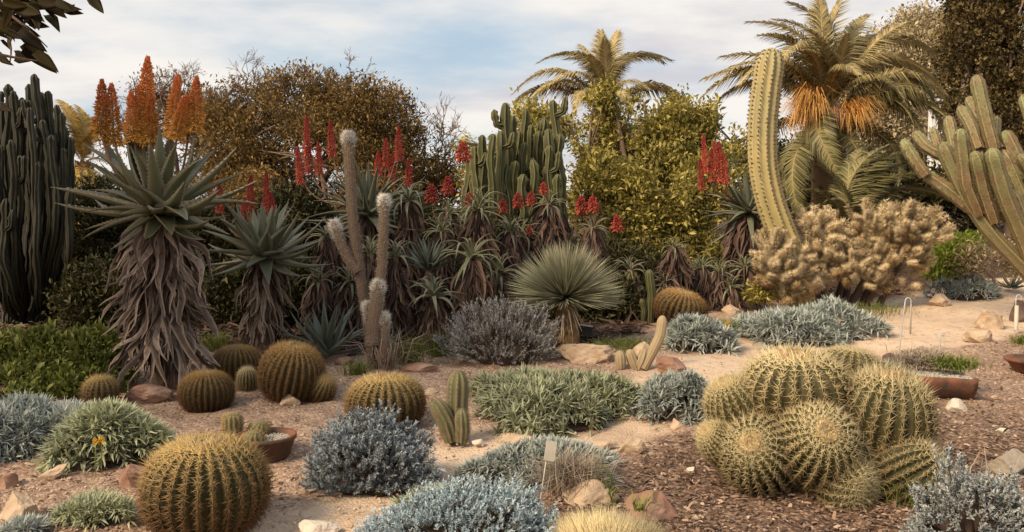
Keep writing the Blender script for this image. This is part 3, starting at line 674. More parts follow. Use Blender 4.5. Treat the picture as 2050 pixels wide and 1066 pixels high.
# candelabra cactus, middle
def candelabra(name, label, m, base, tops, y, wpx, spread=.5, ribs=5):
    t = thing(name, label, "cactus", base, "candelabra cacti behind the aloes")
    for i, (u, v) in enumerate(tops):
        yy = y + rng.uniform(-.8, .6); tp = at(u, v, yy); b = base + np.array([(tp[0] - base[0]) * .35, rng.uniform(-.2, .2), 0])
        k = rng.uniform(.12, .3); low = base[2] + (tp[2] - base[2]) * k; r_ = wpx * yy / FPX / 2 * rng.uniform(.85, 1.15)
        stem_part(t, "stem", [b, [b[0] * .4 + tp[0] * .6, yy * .7 + b[1] * .3, low], [tp[0] + rng.uniform(-.05, .05), yy, low + (tp[2] - low) * .4], tp], r_, ribs, m, n=36, depth=.6, beads=.10, base=.7, wob=.35, jag=.10)
        if i % 3 == 0:
            sd = rng.choice([-1, 1]); a_ = tp - [0, 0, rng.uniform(.25, .6)]; stem_part(t, "stem", [a_, a_ + [sd * r_ * 1.7, -.05, .04], a_ + [sd * r_ * 2.2, -.06, rng.uniform(.18, .34)]], r_ * .75, ribs, m, n=20, depth=.6, beads=.10, jag=.10)
    return t
mid_tops = [(1012, 206), (1028, 232), (1050, 218), (1112, 200), (1085, 236), (1098, 258), (1062, 250), (1075, 262), (1122, 268), (1006, 262), (985, 268), (964, 270), (950, 292), (940, 300), (1022, 282), (1038, 262), (972, 300), (996, 305), (1047, 285), (1090, 300), (1106, 290), (1124, 330), (1016, 330), (958, 340), (980, 330), (1068, 320), (1035, 350), (1100, 350)]
bm_ = at(1035, 560, 14.4); bm_[2] = g(bm_[0], bm_[1])
candelabra("candelabra_cactus", "dense green candelabra cactus of many upright stems below the farther palm", 'cereus', bm_, mid_tops + [(u + rng.uniform(-9, 9), v + rng.uniform(25, 110)) for u, v in mid_tops], 14.4, 19)
left_tops = [(70, 148), (58, 168), (14, 168), (28, 182), (45, 195), (84, 185), (97, 182), (112, 210), (122, 225), (132, 252), (36, 218), (6, 205), (-10, 180), (-25, 200), (64, 215), (92, 240), (20, 250), (52, 255), (78, 262), (104, 270), (140, 275), (-35, 240), (0, 290), (38, 300), (120, 330), (70, 330)]
bl_ = at(40, 640, 11.2); bl_[2] = g(bl_[0], bl_[1])
candelabra("candelabra_cactus", "candelabra cactus painted near-black as shade at the left edge under the overhanging leaves", 'cereus_shaded', bl_, left_tops + [(u + rng.uniform(-14, 14), v + rng.uniform(30, 150)) for u, v in left_tops], 11.2, 16)

# tall single column
y = P(1700, 622)[1] + .12; cbase = at(1612, 600, y); cbase[2] = g(cbase[0], cbase[1])
t = thing("column_cactus", "tall thick yellow-green column cactus bending up out of the straw-coloured clump", "cactus", cbase)
pts = [cbase, at(1596, 555, y), at(1582, 505, y), at(1560, 455, y), at(1540, 400, y), at(1526, 330, y), at(1526, 250, y), at(1535, 170, y), at(1546, 96, y)]
st, c_, r_ = stem_part(t, "stem", pts, 29 * y / FPX, 11, 'column', n=44, depth=.26, base=.86)
mb = MB()
tg = nrm(np.gradient(c_, axis=0)); ref = np.array([0.0, -1, .05]); nn = 62
sL = np.linspace(.04, .985, nn)
for k in range(11):
    O, D = [], []; ref = np.array([0.0, -1, .05])
    Xf = []
    rr0 = ref
    for i in range(len(c_)):
        x = rr0 - tg[i] * (rr0 @ tg[i]); x /= np.linalg.norm(x); rr0 = x; yv = np.cross(tg[i], x); a = k * 2 * math.pi / 11; Xf.append(x * math.cos(a) + yv * math.sin(a))
    Xf = np.array(Xf); idx = np.arange(len(c_)) / (len(c_) - 1)
    ln = np.r_[0, np.cumsum(np.linalg.norm(np.diff(c_, axis=0), axis=1))]; ln /= ln[-1]
    pc = np.stack([np.interp(sL, ln, c_[:, q]) for q in range(3)], 1); dx = nrm(np.stack([np.interp(sL, ln, Xf[:, q]) for q in range(3)], 1)); rr_ = np.interp(sL, ln, r_)
    O = np.repeat(pc + dx * rr_[:, None] * .985, 5, 0); D = nrm(np.repeat(dx, 5, 0) + rng.normal(size=(nn * 5, 3)) * .6); X, Y, Z = frames(D)
    mb.scatter(spine_tpl(1.0), O, X * .035, Y * .0085, Z * .0085, rng.uniform(0, 1, nn * 5))
mb.build("areole_spines", M['areole'], t)["kind"] = "stuff"

# branching cactus at the right edge
y = 10.2; mbase = at(2120, 600, y); mbase[2] = g(mbase[0], mbase[1])
t = thing("branching_cactus", "branching blue-green cactus reaching in from the right edge above the path", "cactus", mbase)
br = [([(2120, 610), (2060, 545), (1985, 470), (1938, 402), (1905, 335), (1884, 284)], 15, 0), ([(1945, 420), (1890, 375), (1850, 347)], 13, .1), ([(1853, 352), (1830, 320), (1806, 280)], 12, .1),
      ([(1885, 312), (1855, 295), (1829, 264)], 12, .35), ([(1915, 345), (1912, 300), (1898, 232)], 12, .3), ([(1960, 300), (1945, 255), (1921, 213)], 12, .5), ([(1990, 300), (1975, 245), (1953, 150)], 14, .2),
      ([(2005, 300), (1970, 250), (1938, 195)], 12, .7), ([(1960, 430), (1935, 370), (1922, 258)], 14, -.25), ([(1990, 445), (1968, 380), (1950, 303)], 14, -.3), ([(2080, 560), (2045, 470), (2010, 390), (1984, 297)], 16, -.35),
      ([(2090, 400), (2040, 330), (2010, 262)], 16, .15), ([(2100, 520), (2040, 420), (1990, 350), (1960, 330)], 11, .55), ([(2010, 330), (1990, 300), (1994, 234)], 11, .6), ([(2090, 480), (2050, 400), (2020, 330), (2003, 300)], 12, .1),
      ([(2100, 330), (2070, 250), (2048, 190)], 13, .3), ([(2030, 440), (1985, 425), (1940, 402)], 11, .2), ([(1900, 330), (1880, 300), (1866, 258)], 10, .55), ([(2095, 600), (2060, 480), (2040, 420), (2025, 380)], 15, -.1),
      ([(1965, 330), (1960, 300), (1953, 262)], 11, .35), ([(2110, 420), (2075, 360), (2040, 310)], 13, -.2)]
for pl, wr, dy in br:
    pp = np.array([at(u, v, y + dy * (i / (len(pl) - 1)) + (0 if i else dy * .2)) for i, (u, v) in enumerate(pl)])
    if pl[0][0] == 2120: pp[0] = mbase
    so, bc_, brr_ = stem_part(t, "branch", pp, wr * y / FPX * 1.02, 6, 'myrt', n=30, depth=.34, base=.9, beads=.035, jag=.04)
    n = 260; q = rng.integers(1, len(bc_) - 1, n); tg = nrm(np.gradient(bc_, axis=0))[q]; d = nrm(np.cross(tg, rng.normal(size=(n, 3)))); O = bc_[q] + tg * rng.uniform(-.03, .03, n)[:, None] + d * brr_[q][:, None] * .97; X, Y, Z = frames(nrm(d + rng.normal(size=(n, 3)) * .4)); mb = MB(); mb.scatter(spine_tpl(1.0), O, X * .022, Y * .004, Z * .004, rng.uniform(0, 1, n)); mb.build("areole_spines", M['areole'], so)["kind"] = "stuff"
# its own trunk below the frame edge
stem_part(t, "trunk", [mbase - [0, 0, .05], mbase + [0.02, 0, .5], at(2105, 500, y), at(2095, 400, y + .1)], .12, 6, 'myrt', n=18, depth=.15, tip=True)

# silver torch
y = 8.7; tb = P(747, 738); y = tb[1]
t = thing("silver_torch_cactus", "slender hairy torch cactus with white woolly tips in front of the aloes", "cactus", tb)
stems = [([(748, 742), (738, 650), (722, 560), (707, 450), (700, 350), (697, 266)], 10.5, 0), ([(752, 700), (756, 620), (764, 540), (768, 460), (770, 392)], 9.5, -.05), ([(716, 545), (700, 525), (680, 480), (667, 442)], 9.5, -.05),
         ([(748, 690), (748, 650), (753, 610), (759, 562)], 13, -.14), ([(764, 722), (768, 690), (769, 655), (768, 626)], 10.5, -.12), ([(746, 660), (738, 640), (735, 605)], 8, -.12)]
for pl, wr, dy in stems:
    pp = [at(u, v, y + dy) for u, v in pl]
    if pl[0][1] > 735: pp[0] = tb
    V, T, Q, tt, ed, c, rr = ribbed(np.array(pp) - tb, wr * y / FPX, 14, n=34, depth=.10, base=.95)
    so = obj("stem", make_mesh("stem", V, T, Q, {"tt": tt, "ed": ed, "rnd": np.full(len(V), .5)}, True), M['torch'], t)
    mb = MB(); L_ = np.linalg.norm(np.diff(c, axis=0), axis=1).sum(); n = int(3200 * L_ / 2.0) + 500; k = rng.integers(0, len(c) - 1, n)
    sp = np.r_[0, np.cumsum(np.linalg.norm(np.diff(c, axis=0), axis=1))] / L_; q = np.where(rng.uniform(0, 1, n) < .25, 1 - .1 * rng.uniform(0, 1, n) ** 1.5 / max(L_, .4), rng.uniform(0, 1, n))
    pc = np.stack([np.interp(q, sp, c[:, j]) for j in range(3)], 1); rq = np.interp(q, sp, rr); tg = nrm(np.stack([np.interp(q, sp, nrm(np.gradient(c, axis=0))[:, j]) for j in range(3)], 1))
    d = nrm(np.cross(tg, rng.normal(size=(n, 3)))); O = pc + d * rq[:, None] * .95; near = np.clip((q - 1 + .22 / L_) / (.16 / L_), 0, 1)
    D = nrm(d + tg * (rng.uniform(-.5, .4, n) + near * .6)[:, None] + rng.normal(size=(n, 3)) * .35); X, Y, Z = frames(D); ln = .022 * rng.uniform(.6, 1.5, n) * (1 + near * .9)
    mb.scatter(spine_tpl(1.0), O, X * ln[:, None], Y * .0016, Z * .0016, rng.uniform(0, 1, n), np.clip(.25 + near * .75 + rng.uniform(-.2, .2, n), 0, 1)); mb.build("hair", M['hair'], so)["kind"] = "stuff"

# three-stemmed small cactus
p = P(915, 883); y = p[1]
t = thing("small_column_cactus", "three-stemmed olive ribbed cactus beside the silver mat, right of a barrel", "cactus", p)
for pl, wr, dy in [([(912, 885), (914, 830), (918, 742)], 23, .05), ([(905, 884), (893, 842), (868, 798)], 19, -.04), ([(924, 886), (926, 860), (924, 818)], 15, -.08)]:
    so, c, rr = stem_part(t, "stem", [at(u, v, y + dy) for u, v in pl], wr * y / FPX, 9, 'small_cereus', n=20, depth=.30, base=.8)
    mb = MB(); n = 700; q = rng.integers(1, len(c) - 1, n); a = rng.integers(0, 9, n) * 2 * math.pi / 9; D0 = np.stack([np.sin(a), -np.cos(a), 0 * a], 1)
    O = c[q] + D0 * rr[q][:, None]; D = nrm(D0 + rng.normal(size=(n, 3)) * .7); X, Y, Z = frames(D); mb.scatter(spine_tpl(1.0), O, X * .022, Y * .0011, Z * .0011, rng.uniform(0, 1, n)); mb.build("spines", M['areole'], so)["kind"] = "stuff"
# leaning tan cactus and its split stump
p = P(1290, 738); y = p[1]
t = thing("leaning_cactus", "tan leaning cactus stem beside the split stump and golden barrel", "cactus", p)
stem_part(t, "stem", [at(1288, 738, y), at(1306, 705, y), at(1322, 672, y), at(1327, 632, y)], 10.5 * y / FPX, 10, 'tan_cactus', n=24, depth=.10, base=.95)
p = P(1272, 738); y = p[1]
t = thing("split_cactus", "low split cactus with two lobes spread like an open beak", "cactus", p)
stem_part(t, "lobe", [at(1274, 740, y), at(1266, 722, y), at(1259, 700, y)], 11 * y / FPX, 7, 'tan_cactus', n=14, depth=.3, base=.8)
stem_part(t, "lobe", [at(1277, 740, y), at(1286, 720, y), at(1292, 698, y)], 12 * y / FPX, 7, 'tan_cactus', n=14, depth=.3, base=.8)
p = P(1240, 738); y = p[1]
t = thing("stub_cactus", "short tan cactus stub between the beige boulder and the split cactus", "cactus", p)
stem_part(t, "stem", [at(1243, 738, y), at(1242, 722, y), at(1240, 702, y)], 11 * y / FPX, 8, 'tan_cactus', n=14, depth=.25)
for lab, uu, vt, vb, wr in [("thin pale green column cactus standing behind the leaning tan stem", 1302, 540, 640, 9), ("thinner grey-green column cactus just left of the pale green one", 1287, 598, 650, 6)]:
    b = at(uu, vb, 10.9); b[2] = g(b[0], b[1]); t = thing("thin_column_cactus", lab, "cactus", b)
    stem_part(t, "stem", [b, at(uu + 3, (vt + vb) / 2, 10.9), at(uu - 3, vt, 10.9)], wr * 10.9 / FPX, 8, 'cereus', n=18, depth=.25, beads=.06)

# ------------------------------------------------------------------ aloes
def spike_tpl(n, rad, seed, flo=0.11, down=0.5):
    r = np.random.default_rng(seed); mb = MB(); s = (np.arange(n) + .5) / n; a = s * n * 2.39996
    rr = (rad * np.clip((1 - s) * 1.35, 0, 1) ** .55 * .42 + .006) * (1 + .18 * np.sin(s * 23 + seed) + .15 * r.normal(size=n))
    O = np.stack([rr * np.cos(a), rr * np.sin(a), s * .97], 1); el = -down + s * (1.15 + down) + r.uniform(-.25, .25, n)
    D = nrm(np.stack([np.cos(a) * np.cos(el), np.sin(a) * np.cos(el), np.sin(el)], 1)); X, Y, Z = frames(D); ln = flo * (1 - .62 * s) * r.uniform(.55, 1.4, n); w = flo * .15
    V = np.array([[0, .5, 0], [0, -.25, .43], [0, -.25, -.43], [.6, 1, 0], [.6, -.5, .87], [.6, -.5, -.87], [1, 0, 0]], float)
    tp = (V, np.array([[3, 4, 6], [4, 5, 6], [5, 3, 6]]), np.array([[0, 1, 4, 3], [1, 2, 5, 4], [2, 0, 3, 5]]), V[:, 0], np.zeros(7))
    mb.scatter(tp, O, X * ln[:, None], Y * w, Z * w, r.uniform(0, 1, n), s)
    V2, T2, Q2, t2 = tube([(0, 0, 0), (0, 0, .5), (0, 0, 1)], [.02, .015, .004], 5); mb.add(V2, T2, Q2, tt=t2)
    return mb
def spike_mesh(key, *a):
    me = spike_tpl(*a).mesh("flower_spike"); me.materials.append(M[key]); return me
SPIKE_O = spike_mesh('flower_orange', 600, .14, 1, .085, .75); SPIKE_R = spike_mesh('flower_red', 300, .12, 2, .10, .9); SPIKE_P = spike_mesh('flower_red', 130, .5, 3, .42, .9)
SPIKE_D = spike_mesh('flower_dark', 160, .13, 4, .10, .6)
LEAF = {}
def leaf_me(key, *a, **k):
    if key not in LEAF: LEAF[key] = tpl_mesh("leaf", leaf_tpl(*a, **k), M[key[0]])
    return LEAF[key]
def variants(m, kind):
    if kind == 'stiff': return [leaf_me((m, kind, b), b, .20, .05, 9, 14) for b in (-.10, -.05, .02, .06)]
    if kind == 'broad': return [leaf_me((m, kind, b), b, .215, .05, 9, 0) for b in (-.08, -.03, .03)]
    if kind == 'thin': return [leaf_me((m, kind, b), b, .12, .03, 9, 0) for b in (.10, .20, .30, .38)]
    if kind == 'blade': return [leaf_me((m, kind, b), b, .125, .03, 9, 0, .3) for b in (-.05, .02, .08)]
def add_leaf(t, me, a, b, roll=0.0, wide=1.0):
    base = np.array(t.location); L_ = np.linalg.norm(np.asarray(b) - np.asarray(a)); return obj("leaf", me, None, t, chord_mx(np.asarray(a) - base, np.asarray(b) - base, L_ * wide, roll))
def skirt_dirs(n, c, base, rt, top, ln, flare):
    """dead leaves hanging from a trunk between base and crown"""
    s = rng.uniform(0.12, 1, n) ** .75; a = rng.uniform(0, 6.28, n); d = np.stack([np.cos(a), np.sin(a), 0 * a], 1)
    O = base + (c - base) * s[:, None] + d * rt; drop = rng.uniform(.75, 1.1, n)
    E = O + d * (ln * flare * rng.uniform(.25, 1.0, n))[:, None] * (1 - .25 * s[:, None]) + np.array([0, 0, -1]) * (ln * drop)[:, None] + rng.normal(size=(n, 3)) * ln * .12
    E[:, 2] = np.maximum(E[:, 2], g(E[:, 0], E[:, 1]) + .02); return O, E
def skirt_mass(t, c, base, rt, n, ln, flare, m='dead_mass', name="dead_leaves"):
    O, E = skirt_dirs(n, np.asarray(c), np.asarray(base), rt, 0, ln, flare); loc = np.array(t.location); mb = MB()
    for k in range(len(DEAD)):
        q = np.arange(n) % len(DEAD) == k; D = E[q] - O[q]; L_ = np.linalg.norm(D, axis=1)[:, None]; X, Y, Z = frames(D, rng.uniform(0, 6.28, q.sum())); mb.scatter(DEAD[k], O[q] - loc, X * L_, Y * L_ * .8, Z * L_, rng.uniform(0, 1, q.sum()))
    o = mb.build(name, M[m], t); o["kind"] = "stuff"; return o
def trunk(t, base, c, r0, r1, m='bark'):
    loc = np.array(t.location); V, T, Q, tt = tube(smooth_path([base - loc - [0, 0, .05], (base + c) / 2 - loc, c - loc], 8), np.linspace(r0, r1, 8), 10)
    return obj("trunk", make_mesh("trunk", V, T, Q, {"tt": tt, "ed": 0 * tt, "rnd": 0 * tt + .5}, True), M[m], t)
def rosette(t, c, n, L_, mlist, e0=82, e1=-28, p=.9, inner=.62, jit=.12, skip=None, wide=1.0, r0=.03):
    for i in range(n):
        f = (i + .5) / n; el = R(e0 + (e1 - e0) * f ** p + rng.uniform(-7, 7)); az = i * 2.39996 + rng.uniform(-.15, .15); ln = L_ * (inner + (1 - inner) * min(1, f * 2.2)) * rng.uniform(1 - jit, 1 + jit)
        d = np.array([math.cos(el) * math.cos(az), math.cos(el) * math.sin(az), math.sin(el)])
        if skip and skip(d): continue
        add_leaf(t, mlist[rng.integers(len(mlist))], c + d * r0, c + d * ln, rng.uniform(-.25, .25), wide)
def spike(t, u0, v0, u1, v1, y, me, wpx=None, stalk_to=None, m='stalk', dy=0.0, stalk_r=.009):
    """flower spike from pixel base (u0,v0) to tip (u1,v1) at depth y, on a stalk that rises from point stalk_to"""
    a, b = at(u0, v0, y), at(u1, v1, y + dy); L_ = np.linalg.norm(b - a); loc = np.array(t.location); s = L_ if wpx is None else wpx
    o = obj("flower_spike", me, None, t, axis_mx(a - loc, b - a, s, L_, spin=u0 * .1))
    if stalk_to is not None:
        mid = (a + stalk_to) / 2 + (a - stalk_to) * [.25, .25, 0] - [0, 0, .1 * np.linalg.norm(a - stalk_to)]
        V, T, Q, tt = tube(smooth_path([stalk_to - loc, mid - loc, a - loc, a - loc + (b - a) * .3], 9), np.linspace(stalk_r, stalk_r * .8, 9), 6); obj("flower_stalk", make_mesh("flower_stalk", V, T, Q, {"tt": tt, "ed": 0 * tt, "rnd": 0 * tt + .5}, True), M[m], t)
    return o

# the big shaggy aloe
B = P(332, 776); y = B[1]; Cn = at(322, 432, y); Cn[1] = y
A1 = thing("tree_aloe", "largest aloe with orange flower spikes and a shaggy dead-leaf skirt", "aloe", B, "tall aloes with leaf rosettes")
trunk(A1, B, Cn, .13, .10); LM = variants('aloe_dark', 'stiff')
tips = [(235, 239, .25), (256, 244, .1), (319, 252, -.2), (387, 249, .15), (420, 284, .2), (474, 295, .1), (490, 345, .2), (516, 361, -.1), (518, 408, -.15), (164, 288, .25), (169, 319, .05), (199, 324, -.2), (101, 375, .1), (108, 406, -.1), (183, 380, .3),
        (171, 424, -.3), (169, 460, -.2), (162, 480, -.3), (220, 500, -.4), (370, 363, -.72), (274, 372, -.76), (375, 441, -.85), (300, 285, -.45), (352, 290, -.35), (270, 300, -.4), (230, 290, -.3), (400, 320, -.45), (440, 380, -.55), (205, 350, -.5), (310, 420, -.85), (420, 440, -.6),
        (240, 430, -.65), (345, 470, -.7), (290, 480, -.6), (430, 300, .5), (280, 260, .5), (350, 258, .5), (460, 430, .3), (190, 400, .5), (480, 380, .5), (410, 480, -.4), (240, 475, -.5), (460, 470, -.1), (200, 262, .45)]
for (u, v, dy) in tips:
    tp = at(u, v, y + dy); d = tp - Cn; d = nrm(d); add_leaf(A1, LM[rng.integers(4)], Cn + d * .05 + [0, 0, .04], tp, rng.uniform(-.2, .2), 1.28 if np.linalg.norm(tp - Cn) > .6 else 1.6)
O, E = skirt_dirs(290, Cn - [0, 0, .02], B + [0, 0, .10], .12, 0, .46, .95)
for k in range(len(O)):
    obj("dead_leaf", DEAD_ME[k % 14], None, A1, chord_mx(O[k] - B, E[k] - B, np.linalg.norm(E[k] - O[k]) * rng.uniform(.7, 1.15), rng.uniform(0, 6.28)))
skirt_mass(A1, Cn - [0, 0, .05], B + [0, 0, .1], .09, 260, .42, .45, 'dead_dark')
orange = [(206, 280, 204, 158), (228, 290, 223, 166), (290, 290, 296, 112), (268, 285, 262, 182), (282, 280, 278, 170), (342, 275, 357, 148), (352, 280, 372, 190), (390, 265, 394, 152), (378, 268, 384, 185), (200, 262, 212, 190), (304, 285, 300, 185)]
for i, (u0, v0, u1, v1) in enumerate(orange): spike(A1, u0, v0, u1, v1, y + .12 + .05 * (i % 3), SPIKE_O, wpx=(.60 if v1 > 120 else .72) * 1.05, stalk_to=Cn + [0, 0, .1], stalk_r=.012)

# second aloe
B = P(530, 705); y = B[1]; Cn = at(530, 512, y)
A2 = thing("tree_aloe", "grey-green aloe with broad upright leaves beside the largest aloe", "aloe", B, "tall aloes with leaf rosettes")
trunk(A2, B, Cn, .12, .09); rosette(A2, Cn, 46, .68, variants('aloe_blue', 'broad'), 84, -25, .85, .8, wide=1.25)
O, E = skirt_dirs(150, Cn, B + [0, 0, .05], .09, 0, .40, .6)
for k in range(len(O)): obj("dead_leaf", DEAD_ME[k % 14], None, A2, chord_mx(O[k] - B, E[k] - B, np.linalg.norm(E[k] - O[k]), rng.uniform(0, 6.28)))
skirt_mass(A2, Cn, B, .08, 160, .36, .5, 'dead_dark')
for (u0, v0, u1, v1) in [(500, 420, 502, 350), (533, 445, 533, 342), (441, 425, 439, 368), (548, 450, 542, 385), (487, 440, 492, 395)]: spike(A2, u0, v0, u1, v1, y + .5, SPIKE_R, wpx=.42, stalk_to=Cn + [0, .1, .1])
# third aloe, behind the torch cactus
B = at(738, 620, 11.3); B[2] = g(B[0], B[1]); y = 11.3; Cn = at(738, 432, y)
A3 = thing("tree_aloe", "grey aloe with long narrow leaves and ten red spikes behind the torch cactus", "aloe", B, "tall aloes with leaf rosettes")
trunk(A3, B, Cn, .12, .09); rosette(A3, Cn, 48, .80, variants('aloe_blue', 'blade'), 86, -25, .85, .8)
skirt_mass(A3, Cn, B, .10, 380, .55, .55)
for (u0, v0, u1, v1) in [(616, 312, 613, 232), (602, 366, 596, 292), (619, 346, 616, 285), (640, 348, 637, 283), (665, 312, 661, 240), (774, 332, 773, 276), (758, 350, 757, 302), (799, 320, 798, 252), (785, 368, 784, 308), (818, 372, 819, 315)]:
    spike(A3, u0, v0, u1, v1, y + .1, SPIKE_R, wpx=.46, stalk_to=Cn + [0, 0, .1], stalk_r=.011)
# fourth aloe, behind the column cactus
B = at(1505, 590, 13.2); B[2] = g(B[0], B[1]); y = 13.2; Cn = at(1500, 425, y)
A4 = thing("tree_aloe", "grey-green aloe with red spikes half hidden behind the tall column cactus", "aloe", B, "tall aloes with leaf rosettes")
trunk(A4, B, Cn, .10, .08); rosette(A4, Cn, 52, .74, variants('aloe_blue', 'blade'), 84, -40, .85, .8); skirt_mass(A4, Cn, B, .09, 300, .6, .5)
for (u0, v0, u1, v1) in [(1413, 345, 1408, 268), (1405, 378, 1401, 318), (1426, 362, 1424, 300), (1441, 362, 1440, 283), (1452, 368, 1449, 306), (1434, 340, 1430, 282)]: spike(A4, u0, v0, u1, v1, y - .3, SPIKE_R, wpx=.46, stalk_to=Cn + [-.1, 0, .1], stalk_r=.011)

# bushy candelabra aloes with thin arching leaves
def small_aloe(label, u, v, rpx, y, n=26, e0=75, e1=-35, m='aloe_green', kind='thin', flare=.45, skirt=160, heads=(), base_px=None, wide=1.0):
    c = at(u, v, y); b = at(*(base_px or (u, 640)), y); b[2] = g(b[0], b[1])
    t_ = thing("bushy_aloe", label, "aloe", b, "bushy aloes with thin arching leaves"); trunk(t_, b, c, .05, .04)
    rosette(t_, c, n, rpx * y / FPX, variants(m, kind), e0, e1, .8, .75, wide=wide)
    if skirt: skirt_mass(t_, c, b, .06, int(skirt * 1.5), max(.32, rpx * y / FPX * .85), flare * 1.5)
    for (hu, hv, hr, st) in heads:
        spike(t_, hu, hv + hr, hu, hv - hr, y + .05, SPIKE_P, wpx=hr * 1.9 * y / FPX, stalk_to=c + [0, 0, .03], stalk_r=.007)
    return t_
small_aloe("bushy aloe with hooked leaves just right of the torch cactus' second stem", 818, 398, 62, 11.0, 24, 60, -70, m='aloe_blue', skirt=220)
small_aloe("bushy aloe with a round fountain of curved leaves left of the candelabra cactus", 958, 420, 66, 10.9, 34, 70, -45, skirt=260, heads=[(940, 398, 11, 0), (1007, 412, 11, 0)])
small_aloe("smaller bushy aloe under two tall red flower heads", 884, 462, 48, 10.8, 26, 65, -40, skirt=160, heads=[(864, 386, 15, 0), (897, 370, 14, 0)])
small_aloe("bushy aloe with long pale leaves hanging over a brown skirt", 944, 515, 82, 10.2, 22, 55, -55, m='aloe_green', skirt=220, wide=1.3, base_px=(944, 670))
small_aloe("starry pale green aloe low to the ground beside the torch cactus", 868, 592, 66, 9.6, 28, 70, -40, m='aloe_blue', skirt=110, base_px=(868, 690), wide=1.35)
small_aloe("upright dark blue-green aloe above the starry one", 858, 540, 84, 10.3, 26, 80, 5, m='agave_blue', kind='blade', skirt=60)
small_aloe("yellow-green small aloe tucked between the torch cactus stems", 742, 505, 52, 9.9, 22, 75, -30, m='aloe_green', skirt=90)
small_aloe("grey drooping aloe touching the torch cactus' second stem", 792, 512, 56, 10.1, 22, 60, -50, m='aloe_blue', skirt=120, wide=1.2)
small_aloe("bushy aloe on a tall brown skirt in front of the candelabra cactus", 1100, 408, 46, 11.6, 24, 50, -70, m='aloe_dark', skirt=320, heads=[(1088, 376, 10, 0), (1063, 397, 11, 0), (1037, 400, 12, 0)], flare=.7)
small_aloe("dark bushy aloe behind the left of the spherical yucca", 1020, 462, 50, 11.2, 24, 60, -45, m='aloe_dark', skirt=200, heads=[(1060, 460, 8, 0)])
small_aloe("dark bushy aloe with three red heads behind the spherical yucca", 1188, 455, 44, 11.4, 22, 60, -60, m='aloe_dark', skirt=200, heads=[(1164, 410, 14, 0), (1187, 407, 13, 0), (1235, 446, 13, 0), (1189, 446, 7, 0)])
small_aloe("small aloe with white hooked leaves above the domed barrel cactus", 1350, 495, 38, 11.6, 18, 60, -50, m='aloe_green', skirt=180, flare=.6)
small_aloe("left one of twin small aloes behind the domed barrel cactus", 1405, 535, 44, 11.9, 22, 65, -40, m='aloe_green', skirt=150, base_px=(1420, 630))
small_aloe("right one of twin small aloes behind the domed barrel cactus", 1440, 542, 42, 11.8, 22, 65, -40, m='aloe_green', skirt=150, base_px=(1440, 630))
small_aloe("small aloe at the foot of the column cactus", 1490, 535, 44, 12.0, 22, 65, -45, m='aloe_green', skirt=170)
small_aloe("dark leggy aloe with one red flower high beside the candelabra cactus", 905, 480, 36, 11.8, 18, 60, -50, m='aloe_dark', skirt=140, heads=[(927, 302, 16, 0)])
small_aloe("brown-skirted aloe between the torch cactus and the second tree aloe", 655, 470, 60, 10.4, 20, 60, -60, m='aloe_dark', skirt=300, flare=.4)
for lab, u, v, r_, y_, m_ in [("small aloe wedged below the grey aloe with ten red spikes", 700, 560, 55, 9.9, 'aloe_dark'), ("dark aloe low between the torch cactus and starry aloe", 805, 590, 58, 10.3, 'aloe_dark'), ("dark aloe crown just left of the yucca's head", 1000, 545, 60, 10.8, 'aloe_dark'), ("aloe crown low behind the purple-grey shrub", 930, 590, 60, 10.6, 'aloe_dark'), ("pale aloe crown between the fountain aloe and the candelabra cactus", 1045, 470, 52, 11.5, 'aloe_green'), ("aloe crown above the hanging-leaved one", 900, 425, 46, 11.7, 'aloe_green'), ("dark aloe crown beside the second tree aloe's right leaves", 640, 560, 56, 10.2, 'aloe_dark'), ("dark aloe crown right of the yucca's head", 1262, 540, 46, 11.3, 'aloe_dark'), ("aloe crown behind the thin column cactus", 1330, 570, 44, 11.5, 'aloe_dark'), ("aloe crown left of the bush aloe with hooked leaves", 780, 430, 50, 11.6, 'aloe_green'), ("aloe crown near the foot of the column cactus, lower one", 1462, 575, 42, 11.7, 'aloe_green')]:
    small_aloe(lab, u, v, r_, y_, 24, 70, -55, m=m_, skirt=150, wide=1.1, base_px=(u, 660))
# agave
p = P(655, 722); t = thing("blue_agave", "blue-green agave with sword leaves behind the tallest brown barrel", "agave", p)
rosette(t, p + [0, 0, .06], 26, .66, variants('agave_blue', 'blade'), 80, 6, .8, .8, wide=1.1)
p = P(2025, 582); t = thing("small_agave", "small pale grey agave beside the path near the right edge", "agave", p)
rosette(t, p + [0, 0, .04], 20, .30, variants('aloe_blue', 'broad'), 75, 8, .8, .8)
# dark flower remains in the shade at the left
for i, (u, v0, v1) in enumerate([(62, 680, 580), (88, 665, 555), (122, 650, 590)]):
    b = at(u, 690, 11.8); b[2] = g(b[0], b[1]); t = thing("dry_flower_spike", ["leftmost dark red flower spike in the shade behind the hedge", "tallest of three dark red flower spikes behind the hedge", "rightmost dark red flower spike behind the hedge, near the largest aloe"][i], "flower spike", b, "dark red spikes in the shade")
    spike(t, u, v0, u + 1, v1, 11.8, SPIKE_D, stalk_to=b, wpx=.5)

